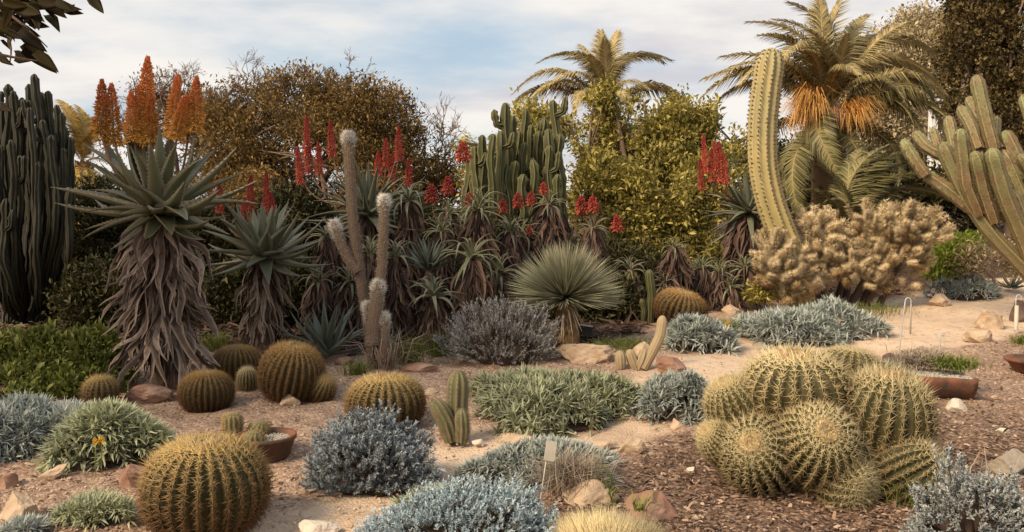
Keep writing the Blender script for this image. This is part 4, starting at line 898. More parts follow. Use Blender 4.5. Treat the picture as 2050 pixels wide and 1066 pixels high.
# ------------------------------------------------------------------ yucca
p = P(1138, 692); y = p[1]; s = y / FPX; c = at(1131, 598, y)
t = thing("yucca", "spherical grey-green yucca with a short stout trunk in the middle", "yucca", p)
mb = MB(); V, T, Q, tt = tube(smooth_path([(0, 0, -.05), (0, 0, .15), c - p], 8), np.array([24, 23, 22, 21, 20, 19, 18, 16]) * s, 14); mb.add(V, T, Q, rnd=.3)
n = 900; z = rng.uniform(.02, .95, n); a = rng.uniform(0, 6.28, n); d = np.stack([np.cos(a), np.sin(a), 0 * a], 1); O = (c - p) * z[:, None] + d * (21 * s); X, Y, Z = frames(nrm(d * .35 - [0, 0, 1])); mb.scatter(BLADE, O, X * .07, Y * .16, Z * .05, rng.uniform(0, 1, n)); mb.build("trunk", M['yucca_trunk'], t)
n = 1700; d = dirs(n, -.14, 1.0); d[:, 1] *= .95; L_ = 121 * s * (1 - .05 * np.maximum(d[:, 2], 0)) * rng.uniform(.86, 1.06, n) * np.where(d[:, 2] < -.1, .92, 1.0); X, Y, Z = frames(nrm(d), rng.uniform(-1, 1, n)); mb = MB()
tp = blade_tpl(1.0, 0.3, 0); mb.scatter(tp, c - p + d * .03, X * L_[:, None], Y * .016, Z * .016, rng.uniform(0, 1, n)); mb.build("blades", M['yucca'], t)["kind"] = "stuff"
YB = tpl_mesh("dead_blade", blade_tpl(.035, .3, .06), M['yucca_dead'])
for k in range(18):
    a = rng.uniform(0, 6.28) if k > 5 else -1.57 + rng.uniform(-1.1, 1.1); el = R(rng.uniform(-75, -30)); d = np.array([math.cos(a) * math.cos(el), math.sin(a) * math.cos(el), math.sin(el)]); obj("dead_blade", YB, None, t, chord_mx(c - p, c - p + d * 100 * s * rng.uniform(.6, 1.0), .5))

# ------------------------------------------------------------------ cholla clump
def seg_tpl(seed, n, ln=.22, r0=.015, sp=.062, old=False):
    r = np.random.default_rng(seed); mb = MB(); V, T, Q, tt = tube([(0, 0, 0), (ln * .3, 0, .004), (ln * .7, 0, .0), (ln, 0, 0)], [r0 * .8, r0, r0, r0 * .6], 6); s_ = (V, T, Q, tt)
    x = r.uniform(.02, 1.03, n) * ln; d = nrm(np.stack([np.zeros(n), *r.normal(size=(2, n))], 1)); D = nrm(d + np.stack([r.uniform(-.2, .75, n), *r.normal(size=(2, n)) * .3], 1)); X, Y, Z = frames(D); L_ = sp * r.uniform(.6, 1.25, n)
    O = np.stack([x, 0 * x, 0 * x], 1) + d * r0 * .9; mb.scatter(spine_tpl(1.0), O, X * L_[:, None], Y * .0036, Z * .0036, r.uniform(0, 1, n)); return s_, mb
SEG = []
for k in range(3):
    s_, mb = seg_tpl(20 + k, 300); a = make_mesh("stem_segment", s_[0], s_[1], s_[2], {"tt": s_[3], "rnd": 0 * s_[3] + .5, "ed": 0 * s_[3]}, True); a.materials.append(M['cholla_stem'])
    f1 = mb.mesh("spines"); f1.materials.append(M['cholla']); f2 = mb.mesh("spines"); f2.materials.append(M['cholla_old']); SEG.append((a, f1, f2, mb, s_))
y = 11.9; cb_ = P(1700, 622); s = cb_[1] / FPX; yc = cb_[1] + .25
t = thing("cholla_cactus", "wide sprawling straw-coloured cholla clump at the foot of the column cactus", "cactus", cb_)
lobes = [(1628, 475, 50, 50), (1566, 548, 44, 44), (1650, 500, 60, 45), (1720, 490, 60, 48), (1795, 468, 62, 48), (1838, 472, 46, 46), (1780, 518, 72, 40), (1690, 530, 70, 40), (1610, 525, 55, 40), (1740, 455, 45, 28), (1800, 565, 50, 25), (1580, 590, 38, 22), (1700, 565, 70, 25), (1625, 448, 40, 22), (1548, 510, 22, 30)]
cand = []
for (u, v, ru, rv) in lobes:
    cc = at(u, v, yc + (-.30 if u < 1600 else rng.uniform(-.05, .35))); m_ = int(ru * rv / 24); d = dirs(m_, -.55, 1.0); d = d[(d[:, 1] < .55)]; rr_ = rng.uniform(.66, .98, len(d))[:, None]
    for q, e in zip(cc + d * [ru * s, .34, rv * s] * rr_, d): cand.append((q, e))
rng.shuffle(cand); cand = [c_ for c_ in cand if c_[0][2] > g(c_[0][0], c_[0][1]) + .03]
cand.sort(key=lambda c_: c_[0][1]); part, rest = cand[:295], cand[295:]
def seg_frame(q, e):
    D = nrm(e * [1, 1, .8] + [0, 0, .55] + rng.normal(size=3) * .5); X, Y, Z = frames(D[None], np.array([rng.uniform(0, 6.28)])); k = rng.uniform(.75, 1.15); return X[0] * k, Y[0] * k, Z[0] * k
for q, e in part:
    k = rng.integers(3); a, f1, f2, _, _ = SEG[k]; X, Y, Z = seg_frame(q, e); old = e[2] < -.30 or rng.uniform() < .02
    so = obj("stem_segment", a, None, t, mx_from(q - cb_, X, Y, Z)); obj("spines", f2 if old else f1, None, so)["kind"] = "stuff"
def mass(items, key, name):
    mb = MB()
    for k in range(3):
        sub = items[k::3]
        if not sub: continue
        F = [seg_frame(q, e) for q, e in sub]; sm = seg_tpl(40 + k, 110)[1]; V = np.concatenate(sm.V); T = np.concatenate(sm.T); tp = (V, T, None, np.full(len(V), .5), np.zeros(len(V)))
        mb.scatter(tp, np.array([q - cb_ for q, _ in sub]), np.array([f[0] for f in F]), np.array([f[1] for f in F]), np.array([f[2] for f in F]), rng.uniform(0, 1, len(sub)))
    if mb.n: mb.build(name, M[key], t)["kind"] = "stuff"
mass(rest[:330], 'cholla', "rear_segments")
mb = MB()
for (u, v, ru, rv) in lobes:
    cc = at(u, v, yc + .15); b = at(1640 + (u - 1640) * .6, 615, yc + .25); V, T, Q, tt = tube(smooth_path([b - cb_, (b + cc) / 2 - cb_ + rng.normal(size=3) * .08, cc - cb_], 7), np.linspace(.05, .025, 7), 7); mb.add(V, T, Q, rnd=rng.uniform(), tt=tt)
mb.build("branches", M['stem_dark'], t)

# ------------------------------------------------------------------ low shrubs and silver mats
def foot(u0, u1, v0, v1, hpx):
    """ground footprint of a mat seen between u0..u1, its far foot about v0+hpx and its near foot v1"""
    um = (u0 + u1) / 2; a, b = P(um, v1), P(um, max(v0 + hpx, 500)); s_ = (a[1] + b[1]) / 2 / FPX
    c_ = G((a[0] + b[0]) / 2, (a[1] + b[1]) / 2); return c_, (u1 - u0) / 2 * s_, max(.12, (b[1] - a[1]) / 2), hpx * s_
def mat_plant(name, label, cat, u0, u1, v0, v1, hpx, m, n_ros, nb=9, ln=.10, w=.16, up=.55, stems=True, group=None, seed=0, lobes_=0.5):
    c_, a, b, h = foot(u0, u1, v0, v1, hpx); t_ = thing(name, label, cat, c_, group)
    q = np.sqrt(rng.uniform(0, 1, n_ros)) * np.where(rng.uniform(0, 1, n_ros) < .08, 1.18, 1.0); th = rng.uniform(0, 6.28, n_ros); k = 1 + lobes_ * np.sin(th * 3 + seed) * .5 + lobes_ * np.sin(th * 7 + seed * 2) * .3
    x, yv = q * np.cos(th) * k * (a - ln * .45), q * np.sin(th) * k * (b - ln * .2); hz = h * .80 * np.sqrt(np.clip(1 - q ** 2.6, 0, 1)) * (1 + .38 * noise3(np.stack([x, yv, 0 * x], 1), 5.0, seed)) - ln * .15
    z = hz + g(c_[0] + x, c_[1] + yv) - c_[2]; O = np.stack([x, yv, np.maximum(z, .01)], 1); N = nrm(np.stack([x / a * (q + .1), yv / b * (q + .1), np.full(n_ros, .75)], 1))
    mb = MB(); NN = np.repeat(N, nb, 0); OO = np.repeat(O, nb, 0); nn = len(OO); D = nrm(NN * up + nrm(rng.normal(size=(nn, 3))) * .8); X, Y, Z = frames(D, rng.uniform(-.5, .5, nn)); L_ = ln * rng.uniform(.65, 1.3, nn)
    rr_ = np.clip(np.repeat(rng.uniform(.1, .9, n_ros), nb) + rng.uniform(-.2, .2, nn), 0, 1)
    bt = blade_tpl(w, .3, .08); mb.scatter(bt, OO, X * L_[:, None], Y * L_[:, None], Z * L_[:, None], rr_); mb.build("foliage", M[m], t_)["kind"] = "stuff"
    if stems:
        mb = MB(); k2 = rng.integers(0, n_ros, min(n_ros, 260))
        for i in k2:
            V, T, Q, tt = tube([O[i] * [.8, .8, 0] + [0, 0, -.03 + float(g(c_[0] + x[i] * .8, c_[1] + yv[i] * .8)) - c_[2]], O[i]], [.005, .003], 4, cap=False); mb.add(V, T, Q, rnd=rng.uniform())
        mb.build("stems", M['stem_dark'], t_)["kind"] = "stuff"
        mound_mesh("woody_base", a * .78, b * .78, h * .50, M['stem_dark'], t_, seed)
    return t_
SG = "silver leaved mats in the beds"
mat_plant("silver_mat", "largest grey-green mat in the middle, between purple-grey shrub and path", "ground cover", 932, 1272, 712, 868, 62, 'silver_g', 1150, 9, .105, .15, group=SG, seed=1)
mat_plant("silver_mat", "silver mat on the far side of the path below the cholla clump", "ground cover", 1468, 1738, 600, 692, 46, 'silver_b', 900, 9, .13, .15, group=SG, seed=2)
mat_plant("silver_mat", "silver mat beside the domed barrel cactus and the leaning tan stem", "ground cover", 1328, 1462, 628, 708, 48, 'silver_b', 420, 9, .13, .15, group=SG, seed=3)
mat_plant("silver_mat", "blue-grey mat touching the huge clustered barrel cactus across the path", "ground cover", 1282, 1452, 734, 854, 58, 'silver_b', 520, 10, .085, .16, group=SG, seed=4)
mat_plant("silver_mat", "silver-blue mat around the pale plant marker near the lower edge", "ground cover", 955, 1248, 866, 984, 56, 'silver_b', 850, 10, .075, .17, group=SG, seed=5)
mat_plant("silver_mat", "thin dark grey-green mat spilling left of the plant marker", "ground cover", 810, 1020, 962, 1030, 40, 'silver_g', 420, 9, .065, .17, group=SG, seed=6)
mat_plant("silver_mat", "silver-blue mat at the left edge below the green hedge", "ground cover", -60, 165, 782, 930, 74, 'silver_b', 700, 10, .095, .15, group=SG, seed=7)
mat_plant("silver_mat", "tall grey-green mat with two yellow flowers at left", "ground cover", 105, 345, 808, 945, 84, 'silver_g', 620, 10, .12, .13, up=.8, group=SG, seed=8)
mat_plant("silver_mat", "small sparse grey tuft left of the largest barrel cactus", "ground cover", 112, 275, 962, 1062, 62, 'silver_g', 260, 9, .075, .12, group=SG, seed=9)
mat_plant("silver_mat", "tiny blue-grey tuft in the lower left corner", "ground cover", 5, 95, 1022, 1090, 36, 'silver_b', 110, 9, .055, .14, group=SG, seed=10)
mat_plant("silver_mat", "distant grey mat along the path under the bright green bush", "ground cover", 1865, 2005, 552, 600, 36, 'silver_b', 420, 8, .12, .12, group=SG, seed=12)
def sprig_bush(name, label, u0, u1, v0, v1, m, n_sp, nl=26, sl=.10, ll=.026, w=.30, depth=1.0, flat=.05, spread=1.0, seed=0, stem_m='stem_dark', top_bump=None, group="grey shrubs", loose=.25):
    """rounded shrub of upright leafy sprigs"""
    um = (u0 + u1) / 2; p_ = P(um, v1); s_ = p_[1] / FPX; a = (u1 - u0) / 2 * s_; b = a * depth; c_ = G(p_[0], p_[1] + b * .8); h = max((proj(c_)[1] - v0) * c_[1] / FPX, .06) * 1.06; t_ = thing(name, label, "shrub", c_, group)
    d = dirs(n_sp, flat - .06, 1.0); d = d / (np.abs(d) ** 2.7).sum(1, keepdims=True) ** (1 / 2.7); rr_ = rng.uniform(.80, 1.0, n_sp) * (1 + .24 * noise3(d, 3.4, seed)); O = d * [a - sl * .6, b - sl * .6, h - sl * .8] * rr_[:, None]; O[:, 2] = np.maximum(O[:, 2], .012)
    if top_bump:
        k = rng.integers(0, n_sp, n_sp // 30); bu = rng.normal(size=(len(k), 3)) * [.028, .028, .045]; O[k] = np.array([top_bump[0] * s_, 0, top_bump[1] * s_]) + bu
    D = nrm(d * [1, 1, .9] + [0, 0, .55] + rng.normal(size=(n_sp, 3)) * loose); ln = sl * rng.uniform(.7, 1.3, n_sp); mb = MB(); q = np.tile(np.linspace(.05, 1, nl), n_sp); DD = np.repeat(D, nl, 0); LL = np.repeat(ln, nl); OO = np.repeat(O, nl, 0) + DD * (q * LL)[:, None]; nn = len(OO)
    ra = nrm(np.cross(DD, rng.normal(size=(nn, 3)))); E = nrm(ra * spread + DD * (.55 + .5 * q[:, None])); X, Y, Z = frames(E, rng.uniform(-.8, .8, nn)); L2 = ll * rng.uniform(.7, 1.25, nn)[:, None] * (1.1 - .35 * q[:, None])
    rn = np.clip(np.repeat(rng.uniform(.1, .9, n_sp), nl) + rng.uniform(-.15, .15, nn), 0, 1); mb.scatter(blade_tpl(w, .2, .05), OO, X * L2, Y * L2, Z * L2, rn, np.clip(q, 0, 1)); mb.build("foliage", M[m], t_)["kind"] = "stuff"
    mb = MB()
    for i in rng.integers(0, n_sp, 240):
        V, T, Q, tt = tube([[O[i][0] * .12, O[i][1] * .12, -.03], O[i] * [.6, .6, .45], O[i] + D[i] * ln[i] * .7], [.007, .005, .0025], 4, cap=False); mb.add(V, T, Q, rnd=rng.uniform())
    mb.build("stems", M[stem_m], t_)["kind"] = "stuff"; mound_mesh("woody_core", a * .56, b * .56, h * .60, M[stem_m], t_, seed, rough=.3)
    return t_
sprig_bush("blue_grey_bush", "round slate-blue bush with a small top tuft in front of a barrel cactus", 606, 852, 848, 992, 'blue_grey', 1350, 24, .070, .025, .34, .85, .0, seed=21, top_bump=(14, 100))
sprig_bush("purple_grey_shrub", "wide purple-grey shrub left of the spherical yucca", 886, 1118, 614, 736, 'mauve_grey', 1000, 22, .15, .030, .26, .75, .05, seed=22, loose=.3)
sprig_bush("blue_mat_shrub", "bright blue-grey bushy mat at the lower edge, middle of the picture", 715, 1130, 985, 1120, 'bright_blue', 1450, 20, .065, .020, .32, .55, .0, seed=23, loose=.5)
sprig_bush("white_silver_shrub", "whitish silver shrub in the lower right corner", 1868, 2130, 950, 1120, 'white_silver', 900, 22, .060, .020, .42, .8, .0, seed=24)
# ------------------------------------------------------------------ leafy crowns
def crown(mb, lobes_, n_cl, per, cr, ll, lw, hollow=.6, gap=-.35, gf=1.0, up=.3, zmin=-.7, seed=0, tpl=None, yfront=None, flat=1.0):
    vol = np.array([l[1][0] * l[1][2] + l[1][0] * l[1][1] for l in lobes_]); cnt = np.maximum(1, (n_cl * vol / vol.sum()).astype(int)); cen = []
    for (cc, rad_), k in zip(lobes_, cnt):
        d = dirs(k, zmin, 1); q = hollow + (1 - hollow) * rng.uniform(0, 1, k) ** .6; q *= 1 + .14 * noise3(d, 3.1, seed + 3); pts_ = np.asarray(cc) + d * np.asarray(rad_) * q[:, None]; keep = noise3(pts_, gf, seed) > gap
        cen.append(np.concatenate([pts_, d], 1)[keep])
    cen = np.concatenate(cen); n = len(cen); O = np.repeat(cen[:, :3], per, 0) + rng.normal(size=(n * per, 3)) * cr * [1, 1, .75]; D = nrm(np.repeat(cen[:, 3:], per, 0) * .6 + rng.normal(size=(n * per, 3)) * .8 + [0, 0, up]); X, Y, Z = frames(D, rng.uniform(-1.2, 1.2, n * per)); L_ = (ll * (.45 + 1.1 * rng.uniform(0, 1, n * per) ** 1.6) * np.repeat(rng.uniform(.75, 1.25, n), per))[:, None]
    rn = np.clip(np.repeat(rng.uniform(0, 1, n), per) * .65 + rng.uniform(0, .35, n * per), 0, 1); mb.scatter(tpl or diamond_tpl(lw / ll, .15), O, X * L_, Y * L_, Z * L_, rn); return cen
def limbs(mb, base, lobes_, cen, r0, per=14, kink=.15):
    for (cc, rad_) in lobes_:
        cc = np.asarray(cc); L_ = np.linalg.norm(cc - base); V, T, Q, tt = tube(smooth_path([base, base + (cc - base) * .5 + rng.normal(size=3) * L_ * kink * [1, 1, .4], cc], 8), np.linspace(r0, r0 * .35, 8), 7); mb.add(V, T, Q, rnd=rng.uniform(), tt=tt)
        dd = np.linalg.norm((cen[:, :3] - cc) / np.asarray(rad_), axis=1); idx = np.where(dd < 1.15)[0]
        for i in rng.permutation(idx)[:per]:
            e = cen[i, :3]; V, T, Q, tt = tube(smooth_path([cc, (cc + e) / 2 + rng.normal(size=3) * .12 * np.linalg.norm(e - cc), e], 5), np.linspace(r0 * .3, r0 * .08, 5), 4, cap=False); mb.add(V, T, Q, rnd=rng.uniform(), tt=tt)
def leafy(name, label, cat, base, lobes_px, y, m, n_cl, per, cr, ll, lw, dep=.8, r0=.07, group=None, trunk_h=.25, **k):
    b = np.array(base, float); lob = []
    for L4 in lobes_px:
        u, v, ru, rv = L4[:4]; dy = L4[4] if len(L4) > 4 else 0.0; s_ = (y + dy) / FPX; lob.append((at(u, v, y + dy) - b, (ru * s_, ru * s_ * dep, rv * s_)))
    t_ = thing(name, label, cat, b, group); mb = MB(); cen = crown(mb, lob, n_cl, per, cr, ll, lw, **k); mb.build("crown", M[m], t_)
    mb = MB(); top = np.mean([l[0] for l in lob], 0) * [1, 1, 0]; fork = top * .4 + [0, 0, trunk_h]; V, T, Q, tt = tube(smooth_path([(0, 0, -.1), fork * .6, fork], 6), np.linspace(r0 * 1.6, r0, 6), 9); mb.add(V, T, Q, rnd=.4, tt=tt)
    limbs(mb, fork, lob, cen, r0 * .8, 34); mb.build("trunk", M['twig'], t_); return t_
def gb(u, v, y):
    b = at(u, v, y); b[2] = g(b[0], b[1]); return b
# clipped green hedge at the left
leafy("green_hedge", "low bright green hedge at the left edge in front of the dark candelabra", "hedge", gb(90, 815, 7.9), [(15, 738, 62, 66), (98, 732, 56, 66), (180, 734, 56, 70), (-60, 750, 60, 60), (60, 770, 90, 40, -.2), (160, 775, 80, 36, -.2)], 7.9, 'hedge', 1700, 20, .045, .058, .028, dep=1.2, r0=.02, hollow=.78, gap=-.45, gf=4.0, up=.8, trunk_h=.1, tpl=blade_tpl(.42, .2, .05))
# added undergrowth, its near-black leaves standing in for deep shade behind the aloes
UG = "shrubs darkened as shade behind the aloes"
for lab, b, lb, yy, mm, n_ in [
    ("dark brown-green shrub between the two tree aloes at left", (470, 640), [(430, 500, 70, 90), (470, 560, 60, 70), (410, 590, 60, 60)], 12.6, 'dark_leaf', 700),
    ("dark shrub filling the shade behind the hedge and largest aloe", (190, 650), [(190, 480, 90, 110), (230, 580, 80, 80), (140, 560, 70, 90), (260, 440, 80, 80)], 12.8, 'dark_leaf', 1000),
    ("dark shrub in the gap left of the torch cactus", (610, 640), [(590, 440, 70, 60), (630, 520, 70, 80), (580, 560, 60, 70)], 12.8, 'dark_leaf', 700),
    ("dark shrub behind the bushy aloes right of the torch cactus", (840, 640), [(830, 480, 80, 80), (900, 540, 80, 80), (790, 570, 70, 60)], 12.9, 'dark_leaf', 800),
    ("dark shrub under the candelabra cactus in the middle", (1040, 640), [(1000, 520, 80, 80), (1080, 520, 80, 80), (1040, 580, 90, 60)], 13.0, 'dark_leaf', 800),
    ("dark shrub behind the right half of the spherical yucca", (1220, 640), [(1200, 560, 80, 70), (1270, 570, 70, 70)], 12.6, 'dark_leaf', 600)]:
    leafy("shade_shrub", lab, "shrub", gb(*b, yy), lb, yy, mm, n_, 22, .10, .085, .03, dep=.8, r0=.03, group=UG, gap=-.6)
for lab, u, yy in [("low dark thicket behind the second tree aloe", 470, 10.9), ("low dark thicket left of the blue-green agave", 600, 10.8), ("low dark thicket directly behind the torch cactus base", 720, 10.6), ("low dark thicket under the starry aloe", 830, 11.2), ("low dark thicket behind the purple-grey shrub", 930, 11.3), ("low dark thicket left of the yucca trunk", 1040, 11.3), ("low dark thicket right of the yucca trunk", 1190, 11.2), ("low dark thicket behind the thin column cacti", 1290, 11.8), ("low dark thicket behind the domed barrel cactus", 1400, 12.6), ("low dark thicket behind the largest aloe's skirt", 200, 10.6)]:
    leafy("shade_thicket", lab, "shrub", gb(u, 640, yy), [(u - 30, 615, 55, 52), (u + 30, 610, 55, 55), (u, 580, 50, 48)], yy, 'dark_leaf', 420, 22, .08, .075, .026, dep=.6, r0=.02, group="low thickets darkened as shade", gap=-.8, trunk_h=.1)
# trees
leafy("brown_tree", "broad brown-leaved tree with bare twigs above the torch cactus", "tree", gb(640, 560, 17.5), [(500, 290, 95, 105), (590, 240, 100, 95), (690, 235, 95, 80), (760, 260, 80, 80), (640, 330, 130, 90, -.6), (780, 330, 80, 70), (470, 380, 80, 80), (560, 400, 110, 80, -.8), (720, 390, 110, 70, -.5), (440, 230, 60, 60)], 17.5, 'brown_leaf', 7600, 18, .11, .075, .030, dep=1.0, r0=.12, hollow=.45, gap=-.35, gf=1.6, trunk_h=.6, seed=31)
leafy("brown_tree", "thin brown tree rising behind the orange spikes of the largest aloe", "tree", gb(350, 560, 18.5), [(360, 240, 70, 70), (320, 190, 50, 45), (400, 300, 70, 80), (280, 300, 70, 70), (330, 360, 90, 70)], 18.5, 'brown_leaf', 1100, 12, .14, .085, .030, dep=1.0, r0=.08, hollow=.3, gap=.0, gf=1.8, trunk_h=.6, seed=32)
leafy("brown_tree", "sparse brown bush in the gap left of the candelabra cactus", "tree", gb(860, 560, 18.0), [(850, 320, 65, 70), (890, 350, 60, 60), (820, 390, 70, 60), (910, 400, 60, 50)], 18.0, 'brown_leaf', 900, 14, .14, .085, .030, dep=1.0, r0=.07, hollow=.3, gap=-.05, gf=1.8, trunk_h=.5, seed=33)
def bare(parent, tufts, y, m='twig', name="bare_twigs", up=1.0):
    loc = np.array(parent.location); mb = MB()
    def grow(p_, d, L_, r_, dep_):
        e = p_ + d * L_; k = nrm(rng.normal(size=3)) * L_ * .12; V, T, Q, tt = tube([p_, (p_ + e) / 2 + k, e], [r_, r_ * .8, r_ * .6], 3, cap=False); mb.add(V, T, Q, rnd=rng.uniform(), tt=tt)
        if dep_ == 0: return
        for _ in range(rng.integers(2, 5)):
            f = rng.uniform(.35, 1.0); grow(p_ + (e - p_) * f, nrm(d + rng.normal(size=3) * .55 + [0, 0, .15 * up]), L_ * rng.uniform(.5, .78), max(r_ * .6, .0045), dep_ - 1)
    for (u0, v0, u1, v1) in tufts:
        a, b = at(u0, v0, y + rng.uniform(-.4, .4)), at(u1, v1, y + rng.uniform(-.4, .4)); L_ = np.linalg.norm(b - a); grow(a - loc, (b - a) / L_, L_ * .55, .02, 4)
    mb.build(name, M[m], parent)["kind"] = "stuff"
trees_ = [o for o in C.objects if o.name.startswith("brown_tree")]
bare(trees_[0], [(520, 250, 470, 120), (530, 240, 500, 130), (560, 230, 575, 130), (600, 200, 620, 140), (660, 190, 650, 135), (690, 190, 715, 118), (700, 200, 740, 150), (480, 260, 440, 190), (640, 200, 680, 130), (770, 220, 800, 180), (590, 220, 560, 160), (500, 270, 455, 150)], 17.4)
bare(trees_[1], [(360, 240, 345, 120), (370, 230, 385, 120), (330, 220, 310, 135), (300, 250, 270, 160), (400, 250, 425, 180), (260, 300, 215, 200), (410, 280, 440, 220)], 18.4)
bare(trees_[2], [(850, 330, 840, 210), (870, 320, 905, 200), (880, 340, 915, 240), (830, 330, 810, 230), (890, 330, 870, 220)], 18.0)
leafy("olive_bush", "big yellow-green bush between the candelabra and the column cactus", "bush", gb(1290, 590, 16.5), [(1180, 300, 75, 110), (1250, 270, 80, 85), (1290, 205, 38, 45), (1340, 290, 80, 90), (1420, 280, 70, 70), (1470, 290, 55, 75), (1200, 400, 90, 90, -.5), (1310, 400, 110, 100, -.7), (1420, 390, 90, 100, -.5), (1260, 500, 100, 80, -.6), (1370, 510, 100, 80, -.6), (1140, 250, 45, 60), (1230, 200, 40, 40)], 16.5, 'olive', 7600, 18, .085, .095, .040, dep=.9, r0=.10, hollow=.38, gap=-.28, gf=1.9, trunk_h=.5, seed=41)
leafy("olive_bush", "smaller yellow-green bush showing above the candelabra cactus", "bush", gb(960, 560, 17.5), [(960, 290, 38, 40), (1060, 260, 60, 55), (1000, 330, 70, 70), (1110, 300, 50, 80)], 17.5, 'olive', 900, 16, .12, .10, .045, dep=.8, r0=.06, hollow=.4, gap=-.3, gf=1.7, seed=42)
leafy("conifer", "massive dense brown-green conifer filling the upper right corner", "tree", gb(2040, 480, 25), [(2035, -60, 135, 190), (2022, 100, 128, 170), (2060, 240, 150, 150), (2120, 60, 150, 240), (2000, 230, 95, 110), (2000, 330, 90, 90), (1960, 60, 62, 90), (1950, 170, 55, 80)], 25, 'cypress', 6500, 17, .09, .105, .06, dep=.9, r0=.25, hollow=.82, gap=-.95, gf=1.2, up=.6, trunk_h=.5, seed=51)
HT = "far trees on the slope"
leafy("far_tree", "far dull olive tree on the slope between palm and conifer", "tree", gb(1830, 460, 46), [(1800, 140, 75, 75), (1850, 100, 70, 75), (1760, 170, 60, 60), (1890, 120, 50, 90), (1830, 230, 100, 80)], 46, 'hill_leaf', 2000, 22, .28, .20, .10, dep=.8, r0=.25, group=HT, hollow=.7, gap=-.8, gf=.5, trunk_h=1.5, seed=52)
leafy("far_tree", "far rounded tree behind the right side of the big palm", "tree", gb(1720, 460, 40), [(1730, 130, 45, 50), (1700, 200, 60, 60), (1780, 260, 90, 70), (1860, 330, 90, 70)], 40, 'hill_leaf', 1500, 22, .26, .18, .09, dep=.8, r0=.2, group=HT, hollow=.7, gap=-.8, gf=.5, trunk_h=1.0, seed=53)
leafy("far_tree", "dark green tree low behind the big palm's trunk", "tree", gb(1640, 460, 28), [(1600, 360, 90, 80), (1700, 380, 90, 80), (1800, 390, 90, 80), (1900, 420, 80, 70), (1540, 400, 60, 80)], 28, 'dark_leaf', 1800, 18, .22, .17, .07, dep=.8, r0=.12, group=HT, hollow=.6, gap=-.7, gf=.8, trunk_h=.6, seed=54)
leafy("bright_green_bush", "small bright green bush between the cholla and the branching cactus", "bush", gb(1912, 568, 12.8), [(1910, 515, 42, 38), (1890, 540, 34, 34), (1930, 495, 30, 26)], 12.8, 'bright_green', 520, 14, .05, .07, .02, dep=.8, r0=.02, hollow=.4, gap=-.5, seed=55)
leafy("dry_bush", "pale dry bush under the arching branch of the branching cactus", "bush", gb(1990, 568, 12.6), [(1985, 520, 60, 42), (2030, 525, 50, 38), (1950, 530, 40, 36)], 12.6, 'dry_leaf', 900, 14, .06, .06, .016, dep=.7, r0=.02, hollow=.4, gap=-.6, seed=56)
leafy("low_green_shrub", "low green shrub against the left end of the cholla", "bush", gb(1535, 608, 11.6), [(1535, 585, 30, 24), (1515, 592, 24, 18)], 11.6, 'olive', 260, 14, .04, .05, .02, dep=.8, r0=.01, hollow=.3, gap=-.8, seed=57)

# ------------------------------------------------------------------ palms
def frond_tpl(bulge, nl=112, ll=.215, droop=.55, vee=.55, seed=0):
    """feather leaf from the origin to (1,0,0); ed = 1 on the midrib"""
    r = np.random.default_rng(seed); mb = MB(); n = 14; s = np.linspace(0, 1, n); c = np.stack([s, 0.02 * np.sin(s * 3), 4 * bulge * s * (1 - s) * (0.75 + .5 * s)], 1)
    V, T, Q, tt = tube(c, np.linspace(.013, .003, n), 5); mb.add(V, T, Q, rnd=.5, tt=tt, ed=1.0)
    q = np.linspace(.14, .995, nl); pc = np.stack([np.interp(q, s, c[:, k]) for k in range(3)], 1); tg = nrm(np.stack([np.interp(q, s, np.gradient(c, axis=0)[:, k]) for k in range(3)], 1)); side = np.array([0, 1.0, 0]); upv = nrm(np.cross(tg, side))
    for sg in (-1, 1):
        L_ = ll * np.sin(np.clip(q * 1.02, .1, 1) ** .8 * math.pi * .93 + .12) ** .6 * r.uniform(.85, 1.1, nl); L_ = np.maximum(L_, ll * .25)
        D = nrm(tg * (.55 + .55 * q[:, None]) + side * sg - upv * (-vee * .5 + r.uniform(-.2, .2, nl)[:, None]) + r.normal(size=(nl, 3)) * .06); Zv = nrm(np.cross(D, tg * sg)); Y = nrm(np.cross(Zv, D))
        tp = (np.array([[0, -.5, 0], [0, .5, 0], [.5, -.6, 0], [.5, .6, 0], [1, 0, -droop]], float), np.array([[2, 4, 3]]), np.array([[0, 2, 3, 1]]), np.array([0, 0, .5, .5, 1.0]), np.array([.5, .5, 0, 0, 0]))
        dn = np.tile([0, 0, 1.0], (nl, 1)); mb.scatter(tp, pc, D * L_[:, None], Y * .0098, dn * L_[:, None], r.uniform(0, 1, nl))
    return mb
FR = {}
def frond_me(b, key):
    if (b, key) not in FR: me = frond_tpl(b, seed=int(b * 100) + 7).mesh("frond"); me.materials.append(M[key]); FR[(b, key)] = me
    return FR[(b, key)]
def frond(t_, c_, tip, b, key, roll=0.0, wide=1.0):
    loc = np.array(t_.location); return obj("frond", frond_me(b, key), None, t_, chord_mx(c_ - loc, tip - loc, np.linalg.norm(tip - c_) * wide, roll))
def palm_trunk(t_, b, c_, r0, key='palm_boot'):
    loc = np.array(t_.location); mb = MB(); V, T, Q, tt = tube(smooth_path([b - loc - [0, 0, .1], (b + c_) / 2 - loc, c_ - loc], 8), np.linspace(r0 * 1.05, r0, 8), 14); mb.add(V, T, Q, rnd=.2)
    n = 420; z = rng.uniform(.03, 1, n); a = rng.uniform(0, 6.28, n); d = np.stack([np.cos(a), np.sin(a), 0 * a], 1); O = (b - loc) + (c_ - b) * z[:, None] + d * r0 * .95; X, Y, Z = frames(nrm(d * .55 + [0, 0, 1])); k = r0 * .55
    mb.scatter(blade_tpl(.7, .3, 0), O, X * k, Y * k, Z * k, rng.uniform(0, 1, n)); mb.build("trunk", M[key], t_)
